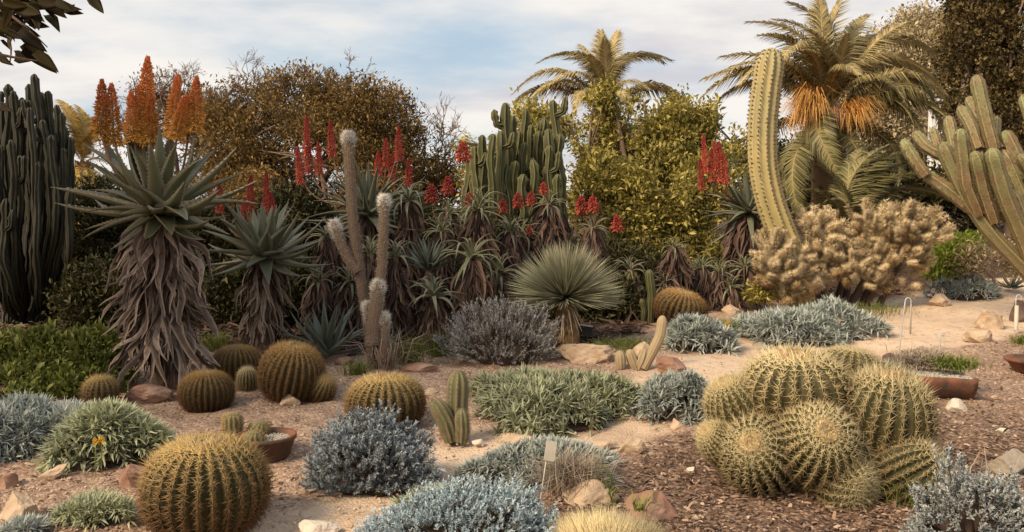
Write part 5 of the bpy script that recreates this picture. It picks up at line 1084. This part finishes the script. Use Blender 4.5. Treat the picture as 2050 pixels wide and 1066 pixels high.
def tassel(t_, c_, tip, key, n=150, w=.1):
    loc = np.array(t_.location); mb = MB(); L_ = np.linalg.norm(tip - c_); d = nrm(tip - c_); st = c_ + d * L_ * .25
    V, T, Q, tt = tube(smooth_path([c_ - loc, st - loc, c_ - loc + d * L_ * .55 + [0, 0, .05]], 5), [.03, .028, .022, .018, .012], 6); mb.add(V, T, Q, rnd=.7)
    O = st - loc + d * (rng.uniform(0, .35, n) * L_)[:, None]; D = nrm(d + rng.normal(size=(n, 3)) * .30 - [0, 0, .35]); X, Y, Z = frames(D); l2 = L_ * rng.uniform(.25, .55, n); mb.scatter(blade_tpl(1, .2, .07), O, X * l2[:, None], Y * .014, Z * l2[:, None], rng.uniform(0, 1, n)); mb.build("fruit_stalk", M[key], t_)
# big palm
y = 20.0; b = gb(1660, 500, y); c = at(1658, 232, y)
t = thing("palm_tree", "big feather palm with orange fruit stalks behind the column cactus", "palm", b, "feather palms"); palm_trunk(t, b, c, .36)
big = [(1578, 5, .2, .3), (1640, -15, .05, -.2), (1690, -12, .06, .2), (1695, 70, .04, -1.0), (1495, 45, .22, .3), (1515, 72, .25, -.4), (1548, 40, .25, .6), (1442, 115, .16, .4), (1460, 135, .16, -.3), (1405, 160, .16, .3), (1400, 200, .24, -.3), (1425, 212, .2, .2), (1440, 200, .22, .7), (1830, 42, .10, .5), (1760, 70, .14, 1.2), (1862, 150, .30, -.3), (1890, 190, .30, .4), (1900, 215, .32, -.3), (1815, 210, .40, -.8), (1780, 130, .3, -1.0), (1620, 60, .12, -1.2), (1600, 100, .2, -1.2),
       (1870, 110, .25, 1.0), (1740, 30, .12, 1.0), (1520, 120, .25, 1.0), (1630, 20, .1, 1.2), (1480, 170, .3, -.9), (1560, 130, .35, -1.6), (1720, 150, .3, -1.6)]
for (u, v, bb, dy) in big: frond(t, c + [rng.uniform(-.12, .12), 0, rng.uniform(0, .2)], at(u, v, y + dy), bb, 'palm', rng.uniform(-.3, .3), rng.uniform(.9, 1.15))
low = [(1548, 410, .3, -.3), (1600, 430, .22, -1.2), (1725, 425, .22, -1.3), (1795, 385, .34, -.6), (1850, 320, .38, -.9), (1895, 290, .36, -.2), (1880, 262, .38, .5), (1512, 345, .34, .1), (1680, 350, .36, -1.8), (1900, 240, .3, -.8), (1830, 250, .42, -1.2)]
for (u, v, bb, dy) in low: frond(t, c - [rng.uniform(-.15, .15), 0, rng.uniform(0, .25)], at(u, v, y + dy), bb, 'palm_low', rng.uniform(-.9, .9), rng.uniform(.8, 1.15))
for (u, v, dy, k) in [(1568, 178, -.5, 'fruit_stalk'), (1560, 200, -.4, 'fruit_stalk'), (1572, 232, -.7, 'fruit_pink'), (1592, 238, -.9, 'fruit_pink'), (1600, 190, -.8, 'fruit_stalk'), (1660, 225, -1.0, 'fruit_pink'), (1680, 228, -1.1, 'fruit_pink'), (1775, 200, -1.6, 'fruit_stalk'), (1755, 226, -1.8, 'fruit_stalk'), (1590, 165, -1.7, 'fruit_stalk'), (1575, 205, -1.8, 'fruit_stalk'), (1612, 205, -1.9, 'fruit_stalk'), (1738, 200, -.9, 'fruit_stalk'), (1600, 150, -.4, 'fruit_stalk')]: tassel(t, c, at(u, v, y + dy), k, 130)
# farther palm
y = 27.0; b = gb(1205, 480, y); c = at(1210, 228, y)
t = thing("palm_tree", "farther feather palm whose crown rises above the yellow-green bush", "palm", b, "feather palms"); palm_trunk(t, b, c, .32)
for (u, v, bb, dy) in [(1203, 62, .03, .2), (1238, 62, .05, .3), (1074, 128, .35, .2), (1090, 118, .35, -.3), (1130, 120, .3, .6), (1025, 190, .30, -.2), (1030, 205, .2, .4), (1345, 122, .34, .2), (1300, 118, .28, -.3), (1330, 128, .36, .8), (1210, 80, .08, -.8), (1180, 110, .1, -1.0), (1270, 110, .15, 1.0), (1100, 170, .35, -1.0), (1060, 200, .3, -.8), (1370, 215, .32, .2), (1390, 230, .3, -.5), (1300, 180, .3, -1.2), (1150, 230, .4, -1.4), (1265, 230, .4, -1.4), (1040, 240, .35, .4), (1160, 90, .1, .9)]: frond(t, c + [rng.uniform(-.1, .1), 0, rng.uniform(0, .2)], at(u, v, y + dy), bb, 'palm', rng.uniform(-.3, .3), 1.15)
# young palm beside the big one
y = 15.5; b = gb(1700, 520, y); c = b + [0, 0, .35]
t = thing("young_palm", "young stemless palm with dark arching fronds behind the cholla", "palm", b, "feather palms")
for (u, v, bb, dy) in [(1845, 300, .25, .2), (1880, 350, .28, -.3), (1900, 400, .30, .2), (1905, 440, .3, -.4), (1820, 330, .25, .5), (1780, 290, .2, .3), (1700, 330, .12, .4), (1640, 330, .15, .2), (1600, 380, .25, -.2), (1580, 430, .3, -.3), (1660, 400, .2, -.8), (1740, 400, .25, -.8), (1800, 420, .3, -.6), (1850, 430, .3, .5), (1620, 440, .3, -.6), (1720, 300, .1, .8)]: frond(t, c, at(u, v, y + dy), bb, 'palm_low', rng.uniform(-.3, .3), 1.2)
# pale palm behind the dark candelabra
y = 17.0; b = gb(165, 560, y); c = at(165, 330, y)
t = thing("pale_palm", "palm painted sunlit gold glimpsed between the dark candelabra and the largest aloe", "palm", b, "feather palms"); palm_trunk(t, b, c, .20)
for (u, v, bb, dy) in [(115, 200, .2, .2), (150, 210, .2, .3), (190, 260, .2, -.2), (105, 300, .3, -.3), (215, 330, .3, .2), (140, 430, .3, -.4), (160, 470, .2, -.6), (190, 420, .3, -.3), (120, 380, .3, .2), (175, 230, .15, .4), (100, 240, .25, -.4), (150, 600, .1, -.8), (142, 580, .12, -.7), (170, 500, .2, -.8)]: frond(t, c, at(u, v, y + dy), bb, 'palm_sunlit', rng.uniform(-.4, .4), 1.2)

# ------------------------------------------------------------------ white building far behind
b = gb(1872, 400, 34); t = thing("white_building", "white rendered building corner seen between the palm and the branching cactus", "building", b)
s = 34 / FPX
def box(name, x0, x1, y0, y1, z0, z1, m, parent):
    V = [(x, yv, z) for x in (x0, x1) for yv in (y0, y1) for z in (z0, z1)]; me = bpy.data.meshes.new(name)
    me.from_pydata(V, [], [(0, 1, 3, 2), (4, 6, 7, 5), (0, 4, 5, 1), (2, 3, 7, 6), (0, 2, 6, 4), (1, 5, 7, 3)]); me.update(); return obj(name, me, m, parent)
zt = at(1872, 205, 34)[2] - b[2]; box("wall", -10 * s, 12 * s, 0, .35, -.3, zt, M['white_wall'], t); box("roof_coping", -13 * s, 15 * s, -.12, .45, zt, zt + .12, M['white_wall'], t)

# ------------------------------------------------------------------ overhanging tree at the upper left
b = G(-4.6, 4.7); t = thing("overhanging_tree", "broad leaves painted silhouette-dark on a branch hanging in at the upper left corner", "tree", b)
mb = MB(); tk = np.array([-.4, .6, 2.6]); V, T, Q, tt = tube(smooth_path([(0, 0, -.1), (.02, .1, 1.3), tk], 8), np.linspace(.20, .13, 8), 12); mb.add(V, T, Q, rnd=.4, tt=tt)
lob = [(np.array(c_) - b, r_) for c_, r_ in [((-6.4, 6.4, 5.4), (1.9, 1.9, 1.1)), ((-5.2, 7.6, 5.6), (1.3, 1.6, .9)), ((-7.2, 4.8, 5.2), (1.8, 1.6, 1.1)), ((-5.3, 4.6, 4.6), (1.3, 1.3, .8))]]
mc = MB(); cen = crown(mc, lob, 900, 14, .18, .13, .055, hollow=.4, gap=-.5, seed=71); mc.build("crown", M['over_leaf'], t); limbs(mb, tk, lob, cen, .10); mb.build("trunk", M['twig'], t)
mb = MB(); V, T, Q, tt = tube(smooth_path([tk, tk + [.9, -.9, .5], at(-120, -60, 3.1) - b, at(30, 25, 3.1) - b], 16), np.linspace(.05, .008, 16), 8); mb.add(V, T, Q, rnd=.2)
tw = [[(20, 20), (70, 15), (110, 5)], [(20, 30), (60, 60), (95, 95)], [(10, 60), (25, 95), (20, 125)], [(40, 10), (100, 20), (150, 10)], [(0, 110), (40, 118), (75, 122)], [(30, 0), (130, -20), (185, -10)], [(-80, -20), (-40, 80), (0, 110)], [(-80, 0), (-40, 150), (5, 214)]]
for l in tw:
    V, T, Q, tt = tube(smooth_path([at(u, v, 3.1 + rng.uniform(-.05, .05)) - b for u, v in l], 6), np.linspace(.006, .002, 6), 5); mb.add(V, T, Q, rnd=.2)
mb.build("branch", M['bark'], t)
OL = [tpl_mesh("leaf", leaf_tpl(bb, .42, .004, 8, 0, .4), M['over_leaf']) for bb in (.05, -.06, .1)]
leaves = [(35, 5, 75, 40), (60, 0, 100, 12), (90, 2, 125, 30), (100, 18, 150, 12), (110, 22, 165, 20), (128, 20, 168, 28), (95, 30, 120, 66), (70, 20, 78, 62), (60, 40, 40, 60), (20, 20, 5, 60), (30, 30, 55, 70), (40, 60, 95, 105), (50, 85, 115, 148), (70, 105, 118, 146), (45, 100, 80, 125), (25, 70, 18, 98), (12, 50, 30, 85), (5, 80, 20, 100), (0, 110, 28, 132), (30, 112, 75, 120), (178, -10, 208, 28), (15, 0, 50, 25), (0, 10, 30, 40), (0, 40, 45, 50), (55, 10, 90, 45), (40, -5, 70, 15), (0, 0, 20, 30), (60, 45, 100, 55), (0, 215, 28, 224), (10, 30, 50, 45), (75, 0, 140, 8), (85, 10, 110, 40), (20, 45, 60, 62), (48, 68, 78, 92), (-15, 60, 20, 80), (-10, 20, 15, 45), (110, 5, 150, 25), (30, 15, 80, 28), (5, 5, 60, 12), (-20, 100, 10, 112)]
leaves += [(u0 + rng.uniform(-25, 15), v0 + rng.uniform(-20, 12), u0 + rng.uniform(10, 45), v0 + rng.uniform(5, 40)) for (u0, v0, _, _) in leaves[:18] if u0 < 95 and v0 < 75]
for (u0, v0, u1, v1) in leaves:
    yy = 3.1 + rng.uniform(-.12, .12); a_ = at(u0, v0, yy) - b; d = at(u1, v1, yy + rng.uniform(-.05, .05)) - b - a_; L_ = np.linalg.norm(d); X = d / L_
    n_ = nrm(np.array([rng.normal() * .45, -1, rng.normal() * .45])); Y = nrm(np.cross(n_, X)); Z = np.cross(X, Y); obj("leaf", OL[rng.integers(3)], None, t, mx_from(a_, X * L_, Y * L_, Z * L_))

# ------------------------------------------------------------------ rocks
RK = [(283, 808, 118, 48, 'rock_red', "red-brown boulder at the foot of the largest aloe", .3, 0, .8), (158, 832, 40, 30, 'rock_red', "small brown rock below the bristly barrel cactus by the hedge", 0, 0, .8),
      (96, 958, 76, 26, 'rock_tan', "long tan rock lying slanted under the silver mats at left", .2, -.55, .35), (262, 975, 62, 62, 'rock_red', "angular brown rock with a pale top beside the largest barrel cactus", .8, .1, .9),
      (30, 1046, 88, 78, 'rock_tan', "big angular tan rock in the lower left corner", .5, .15, .8), (8, 975, 46, 34, 'rock_red', "small rock at the left edge above the big angular one", .2, 0, .8),
      (1182, 727, 122, 50, 'rock_tan', "beige rounded boulder at the foot of the spherical yucca", .1, 0, .7), (1345, 742, 78, 30, 'rock_red', "flat brown rock in front of the leaning tan cactus", .3, 0, .8), (1285, 712, 48, 34, 'rock_tan', "pale rock behind the split cactus", .1, 0, .8),
      (1272, 908, 68, 42, 'rock_tan', "cream rock with an orange broken side at the edge of the path", .4, 0, .9), (1192, 1012, 136, 58, 'rock_tan', "red and white banded rock above the straw-yellow cushion", -.2, .15, .5), (1312, 1040, 130, 60, 'rock_red', "brown slab half buried in mulch right of the banded rock", -.5, .25, .9),
      (1356, 858, 32, 24, 'rock_tan', "small tan rock below the blue-grey mat", .2, 0, .9), (1048, 888, 88, 20, 'rock_tan', "flat tan slab at the path edge below the largest mat", .1, 0, .9), (838, 745, 90, 24, 'rock_red', "flat reddish rock behind the golden barrel and blue-grey bush", .1, 0, .6),
      (1921, 824, 50, 32, 'rock_pale', "whitish rock in front of the terracotta trough", .5, 0, .8), (2030, 952, 92, 58, 'rock_grey', "rounded grey-tan boulder at the right edge above the whitish shrub", .1, 0, .8), (1988, 655, 76, 52, 'rock_tan', "upright tan boulder by the path near the right edge", .6, 0, .7),
      (1968, 682, 70, 32, 'rock_tan', "low tan rock leaning on the upright boulder by the path", .1, -.2, .8), (2048, 640, 44, 52, 'rock_dark', "dark rock cut off by the right edge beside the metal stake", .3, 0, .8), (1885, 610, 46, 28, 'rock_tan', "tan rock at the right foot of the cholla", .3, 0, .8),
      (1470, 632, 46, 30, 'rock_tan', "pale tan rock above the silver mat, left of its pair", .1, 0, .8), (1502, 620, 34, 30, 'rock_tan', "smaller pale rock right of its pair above the silver mat", .4, 0, .8), (632, 1068, 96, 26, 'rock_pale', "flat pale stone at the lower edge right of the largest barrel", .2, 0, .8),
      (955, 890, 28, 12, 'rock_pale', "small white stone right of the three-stemmed cactus", .2, 0, .8), (1783, 728, 36, 26, 'rock_dark', "small dark rock behind the terracotta trough", .2, 0, .8), (575, 812, 44, 26, 'rock_tan', "small tan rock between the brown barrels", .2, 0, .8),
      (862, 792, 40, 20, 'rock_tan', "small pale rock between the golden barrel and three-stemmed cactus", .2, 0, .8), (690, 730, 40, 24, 'rock_red', "small reddish rock right of the tallest brown barrel", .3, 0, .8), (1955, 1000, 60, 60, 'rock_dark', "dark grey rock between the barrel clump and whitish shrub", .3, 0, .8),
      (1385, 945, 22, 12, 'rock_pale', "small cream stone on mulch left of the barrel clump", .3, 0, .8), (1650, 1040, 26, 12, 'rock_red', "small brown stone in front of the barrel clump", .3, 0, .8), (2010, 868, 30, 12, 'rock_pale', "flat whitish stone above the rounded boulder", .2, 0, .8), (1862, 852, 34, 12, 'rock_tan', "flat tan stone right of the barrel clump", .2, 0, .8),
      (1798, 800, 16, 18, 'rock_red', "tiny brick-red stone propping the terracotta trough", .2, 0, .8), (1210, 895, 60, 18, 'rock_tan', "low tan stone touching the cream rock at the path", .2, 0, .7), (1945, 800, 30, 24, 'rock_red', "small brown stone at the right end of the trough", .2, 0, .8), (1420, 700, 26, 12, 'rock_tan', "small flat stone on the path below the silver mats", .2, 0, .8)]
for i, (u, v, w_, h_, m_, lab, rot, tilt, dep) in enumerate(RK): rock(u, v, w_, h_, m_, lab, 60 + i, rot, tilt, dep, cuts=16, sink=.33, group="rocks in the beds")

# ------------------------------------------------------------------ terracotta trough with plants
p = P(1846, 798); s = p[1] / FPX; t = thing("terracotta_trough", "long terracotta trough lying on the gravel right of the barrel clump", "trough", p)
n, mseg = 22, 16; a0 = np.linspace(math.pi, 2 * math.pi, mseg); V = []; hx = 98 * s; ro = 50 * s
for k in range(n):
    x = -hx + 2 * hx * k / (n - 1)
    for rr_ in (ro, ro * .86):
        for a in a0: V.append([x, .12 + rr_ * 1.0 * math.cos(a), ro * 1.0 + rr_ * math.sin(a) - .01 + .02 * math.sin(k * .9)*.1])
V = np.array(V); Q = []; w2_ = 2 * mseg
for k in range(n - 1):
    for j in range(mseg - 1):
        Q += [[k * w2_ + j, k * w2_ + j + 1, (k + 1) * w2_ + j + 1, (k + 1) * w2_ + j], [k * w2_ + mseg + j + 1, k * w2_ + mseg + j, (k + 1) * w2_ + mseg + j, (k + 1) * w2_ + mseg + j + 1]]
    for j0 in (0, mseg - 1): Q.append([k * w2_ + j0, (k + 1) * w2_ + j0, (k + 1) * w2_ + mseg + j0, k * w2_ + mseg + j0])
for k0 in (0, n - 1):
    for j in range(mseg - 1): Q.append([k0 * w2_ + j, k0 * w2_ + j + 1, k0 * w2_ + mseg + j + 1, k0 * w2_ + mseg + j])
tr = obj("shell", make_mesh("shell", V, None, Q, None, True), M['terracotta'], t); tr.rotation_euler = (0, R(2), R(-8))
for k0, nm in ((-hx * .97, "end_plate"), (hx * .97, "end_plate")):
    V = [[k0, .12, ro * .9]] + [[k0, .12 + ro * .9 * math.cos(a), ro + ro * .9 * math.sin(a)] for a in a0]; e = obj(nm, make_mesh(nm, V, [[0, j, j + 1] for j in range(1, mseg)], None, None), M['terracotta'], t); e.rotation_euler = tr.rotation_euler
mb = MB(); n = 1500; D = dirs(n); X, Y, Z = frames(D); sz = rng.uniform(.006, .014, n)[:, None]; O = np.stack([rng.uniform(-hx * .96, hx * .96, n), .12 + rng.uniform(-ro * .86, ro * .86, n), np.full(n, ro * .93)], 1); mb.scatter(OCT, O, X * sz, Y * sz, Z * sz, rng.uniform(0, 1, n)); e = mb.build("gravel", M['pale_gravel'], t); e["kind"] = "stuff"; e.rotation_euler = tr.rotation_euler
def tuft(name, label, cat, p_, n, ln, spread, m, w=.006, lean=.5, group=None, bow=.12):
    t_ = thing(name, label, cat, p_, group); O = np.stack([rng.normal(size=n) * spread, rng.normal(size=n) * spread * .7, np.zeros(n)], 1); O[:, 2] = g(p_[0] + O[:, 0], p_[1] + O[:, 1]) - float(g(p_[0], p_[1])); D = nrm(np.stack([O[:, 0] * 2 / spread * .25, O[:, 1] * 2 / spread * .25, np.ones(n)], 1) + rng.normal(size=(n, 3)) * lean); D[:, 2] = np.abs(D[:, 2]); X, Y, Z = frames(D, rng.uniform(-.6, .6, n)); L_ = ln * rng.uniform(.5, 1.2, n); mb_ = MB(); mb_.scatter(blade_tpl(1.0, .3, bow), O, X * L_[:, None], Y * w, Z * L_[:, None], rng.uniform(0, 1, n)); mb_.build("blades", M[m], t_)["kind"] = "stuff"; return t_
ptr = p + [0, .12, ro * .95]
tuft("green_tuft", "green succulent tuft growing at the right end of the trough", "plant", at(1912, 738, ptr[1]), 320, .13, .09, 'grass', .008, .6)
tuft("dry_tuft", "brown-grey dry tuft in the middle of the trough", "plant", at(1845, 735, ptr[1] + .15), 420, .15, .10, 'dry_grass', .007, .7)
tuft("grey_tuft", "small grey-green tuft at the left end of the trough", "plant", at(1775, 740, ptr[1] + .05), 160, .09, .05, 'silver_g', .007, .6)
tuft("dry_tuft", "purplish dry tuft behind the trough near the metal stake", "plant", P(1850, 722), 300, .14, .14, 'dry_grass', .007, .7)
p = P(2062, 745); s = p[1] / FPX; t = thing("terracotta_bowl", "terracotta bowl cut off by the right edge below the boulders", "pot", p)
V, Q = lathe([(0, .01), (.12, .0), (.20, .10), (.215, .105), (.215, .13), (.19, .13), (.18, .11), (0, .11)]); obj("bowl", make_mesh("bowl", V, None, Q, None, True), M['terracotta'], t)
tuft("green_tuft", "yellow-green tuft at the right edge above the cut-off bowl", "plant", P(2048, 690), 160, .14, .06, 'grass', .006, .5)
# grass tufts and dry grass
tuft("grass_tuft", "green grass tuft right of the torch cactus base", "grass", P(818, 728), 190, .30, .10, 'grass', .007, .25)
tuft("grass_tuft", "green grass tuft left of the purple-grey shrub", "grass", P(880, 712), 150, .28, .08, 'grass', .007, .25)
tuft("grass_tuft", "low green weeds behind the beige boulder", "grass", P(1252, 696), 420, .12, .20, 'grass', .007, .6)
tuft("grass_tuft", "green weeds between the two silver mats with a yellow flower", "grass", P(1450, 668), 240, .20, .09, 'grass', .007, .35)
tuft("grass_tuft", "green spears sprouting left of the banded rock's end", "grass", P(1222, 1010), 7, .24, .02, 'grass', .016, .12, bow=.02)
tuft("grass_tuft", "green spears beside the straw-yellow cushion, right of the banded rock", "grass", P(1282, 1042), 12, .17, .022, 'grass', .016, .14, bow=.02)
tuft("grass_tuft", "dry green weeds at the right foot of the barrel clump", "grass", P(1862, 1010), 150, .22, .10, 'grass', .005, .7)
tuft("grass_tuft", "weeds at the foot of the largest aloe behind the barrels", "grass", P(430, 700), 220, .22, .12, 'grass', .007, .4)
tuft("grass_tuft", "weeds at the shaded foot of the cholla", "grass", P(1740, 628), 260, .16, .25, 'grass', .007, .5)
tuft("grass_tuft", "weeds right of the tallest brown barrel cactus", "grass", P(712, 750), 120, .16, .06, 'grass', .007, .5)
tuft("dry_grass_tuft", "feathery beige dry grass beside the pale plant marker", "grass", P(1145, 985), 900, .26, .075, 'dry_grass', .0035, .45)
tuft("dry_grass_tuft", "dry stalks in the lower right beside the whitish shrub", "grass", P(1905, 985), 120, .26, .10, 'dry_grass', .005, .8)
tuft("dry_grass_tuft", "dry stems at the base of the torch cactus", "grass", P(775, 738), 130, .40, .07, 'dry_grass', .007, .3)
# yellow flowers
PET = tpl_mesh("petal", leaf_tpl(.08, .6, .004, 5, 0, .6), M['petal'])
for lab, u, v, y in [("orange-yellow flower nearest the hedge, among silver leaves", 188, 826, None), ("pair-like orange-yellow flower lower in the grey-green mat", 192, 884, None), ("orange-yellow flower just right of the lower one in the mat", 204, 880, None), ("tiny yellow flower between the two far silver mats", 1456, 650, None)]:
    q = P(u, v + 74 if u < 1000 else v + 30); c = at(u, v, q[1] - .03); t = thing("yellow_flower", lab, "flower", q, "yellow flowers"); s = q[1] / FPX
    V, T, Q, tt = tube([(0, 0, 0), (0, 0, .5 * (c - q)[2]), c - q], [.003, .003, .002], 4); obj("flower_stalk", make_mesh("flower_stalk", V, T, Q, {"tt": tt, "rnd": 0 * tt + .5, "ed": 0 * tt}), M['grass'], t)
    for k in range(9):
        a = k * 2 * math.pi / 9; d = nrm(np.array([math.cos(a), -.35 + .0 * a, math.sin(a)])); obj("petal", PET, None, t, chord_mx(c - q, c - q + d * 8 * s, None))
# ------------------------------------------------------------------ markers and stakes
p = P(1080, 1002); y = p[1]; t = thing("plant_marker", "pale blank plant marker on a thin leaning stick in the silver mat", "marker", p); s = y / FPX
V, T, Q, tt = tube([(0, 0, -.03), at(1093, 925, y) - p], [.0035, .0035], 6); obj("stick", make_mesh("stick", V, T, Q), M['white_plate'], t)
cpl = at(1102, 903, y - .01) - p; pl = box("plate", -11 * s, 11 * s, -.004, .004, -20 * s, 20 * s, M['white_plate'], t); pl.location = cpl; pl.rotation_euler = (-.15, R(12), .2)
p = P(1172, 690); y = p[1]; t = thing("plant_label", "small black plant label on a post right of the yucca trunk", "sign", p); s = y / FPX
box("post", -.012, .012, -.006, .006, -.02, at(1170, 672, y)[2] - p[2], M['black_plate'], t)
pl = box("plate", -15 * s, 15 * s, -.006, .006, -9 * s, 9 * s, M['black_plate'], t); pl.location = at(1171, 662, y - .02) - p; pl.rotation_euler = (-.5, R(9), 0)
pl2 = box("white_edge", -15 * s, 15 * s, -.008, .008, 9 * s, 12 * s, M['white_plate'], pl)
def stake(label, u, v, vt, tilt, loop=.03):
    p_ = P(u, v); y_ = p_[1]; t_ = thing("metal_stake", label, "stake", p_, "metal label stakes"); top = at(u + tilt, vt, y_) - p_; h_ = top[2]
    V, T, Q, tt = tube(smooth_path([(0, 0, -.05), top * .5, top], 10), np.full(10, .006), 6); obj("rod", make_mesh("rod", V, T, Q, None, True), M['metal'], t_)
    a = np.linspace(math.pi, -.6, 12); V, T, Q, tt = tube(np.stack([top[0] + loop + np.cos(a) * loop, np.full(12, top[1]), top[2] + np.sin(a) * loop * 1.4], 1), np.full(12, .006), 6); obj("hook", make_mesh("hook", V, T, Q, None, True), M['metal'], t_); return t_, top
t, top = stake("thin metal stake with a bent hook standing behind the terracotta trough", 1798, 715, 605, 14)
V, T, Q, tt = tube([top + [.06, 0, -.02], top + [.06, 0, -.32]], [.008, .008], 6); obj("tag_tube", make_mesh("tag_tube", V, T, Q), M['white_plate'], t)
t, top = stake("metal stake with a white tube by the dark rock at the right edge", 2031, 664, 598, 3)
V, T, Q, tt = tube([top * [1, 1, .0] + [0, -.02, .02], top + [0, -.02, -.08]], [.022, .022], 8); obj("tag_tube", make_mesh("tag_tube", V, T, Q), M['white_plate'], t)
stake("short grey metal stake among the dry tufts behind the trough", 1880, 705, 672, 4, .02)

# ------------------------------------------------------------------ loose ground litter (uncountable)
def sample_ground(n, y0, y1, fn):
    y_ = 1 / rng.uniform(1 / y1, 1 / y0, n); x_ = rng.uniform(-.64, .64, n) * y_; pm, mm = masks(x_, y_); keep = rng.uniform(0, 1, n) < fn(pm, mm); x_, y_ = x_[keep], y_[keep]; return x_, y_
x_, y_ = sample_ground(60000, 3.4, 12, lambda pm, mm: np.clip(mm * 1.0 + (1 - pm) * .10, 0, 1) * (1 - .93 * pm)); n = len(x_)
O = np.stack([x_, y_, g(x_, y_) + .006 + rng.uniform(0, .008, n)], 1); D = nrm(np.stack([*rng.normal(size=(2, n)), rng.normal(size=n) * .22], 1)); X, Y, Z = frames(D, rng.uniform(-.5, .5, n)); L_ = (.010 + .045 * rng.uniform(0, 1, n) ** 2.5)[:, None]; mb = MB()
mb.scatter((np.array([[0, -.16, 0], [0, .16, 0], [.5, -.2, .10], [.5, .2, .10], [1, -.1, 0], [1, .1, 0]], float), None, np.array([[0, 2, 3, 1], [2, 4, 5, 3]]), np.array([0, 0, .5, .5, 1, 1]), np.zeros(6)), O, X * L_, Y * L_, Z * L_, rng.uniform(0, 1, n))
o = mb.build("mulch", M['chips']); tag(o, "dark wood-chip mulch scattered over the planting beds", "mulch", kind="stuff")
x_, y_ = sample_ground(22000, 3.4, 13, lambda pm, mm: np.clip((1 - pm) * (1 - mm) * .8 + mm * .15 + pm * .30, 0, 1)); n = len(x_); sz = (rng.uniform(.12, 1, n) ** 4 * .016 + .003)[:, None]; O = np.stack([x_, y_, g(x_, y_) + .003], 1); X, Y, Z = frames(dirs(n, -.3, .3)); mb = MB()
mb.scatter(OCT, O, X * sz, Y * sz, Z * sz, rng.uniform(0, 1, n)); o = mb.build("gravel", M['pebbles']); tag(o, "loose tan gravel and pebbles on beds and path", "gravel", kind="stuff")
x_ = rng.uniform(-.64, .45, 5200); y_ = 1 / rng.uniform(1 / 13.5, 1 / 8.2, 5200); x_ = x_ * y_; pm, mm = masks(x_, y_); k = litter(x_, y_) * (1 - pm) > rng.uniform(0, 1, 5200); x_, y_ = x_[k], y_[k]; n = len(x_)
O = np.stack([x_, y_, g(x_, y_) + .02], 1); D = nrm(np.stack([*rng.normal(size=(2, n)), rng.uniform(-.05, .25, n)], 1)); X, Y, Z = frames(D, rng.uniform(0, 6.28, n)); mb = MB()
for k in range(14): mb.scatter(DEAD[k], O[k::14], X[k::14] * .26, Y[k::14] * .24, Z[k::14] * .26, rng.uniform(0, 1, len(O[k::14])))
o = mb.build("leaf_litter", M['dead_mass']); tag(o, "fallen brown leaves littering the shade under the aloes", "leaf litter", kind="stuff")
x_, y_ = sample_ground(420, 3.5, 11, lambda pm, mm: np.clip(.8 - .6 * pm, 0, 1)); n = len(x_); mb = MB()
for i in range(n):
    a = rng.uniform(0, 6.28); L_ = rng.uniform(.04, .17); p0 = np.array([x_[i], y_[i], 0]); q = np.array([p0 + np.array([math.cos(a), math.sin(a), 0]) * L_ * f + np.array([-math.sin(a), math.cos(a), 0]) * L_ * .12 * math.sin(f * 3) for f in (0, .5, 1)]); q[:, 2] = g(q[:, 0], q[:, 1]) + .008
    V, T, Q, tt = tube(q, [.0022, .002, .0012], 4, cap=False); mb.add(V, T, Q, rnd=rng.uniform(), tt=tt)
o = mb.build("fallen_twigs", M['twig']); tag(o, "thin fallen twigs scattered on the beds and path", "twigs", kind="stuff")
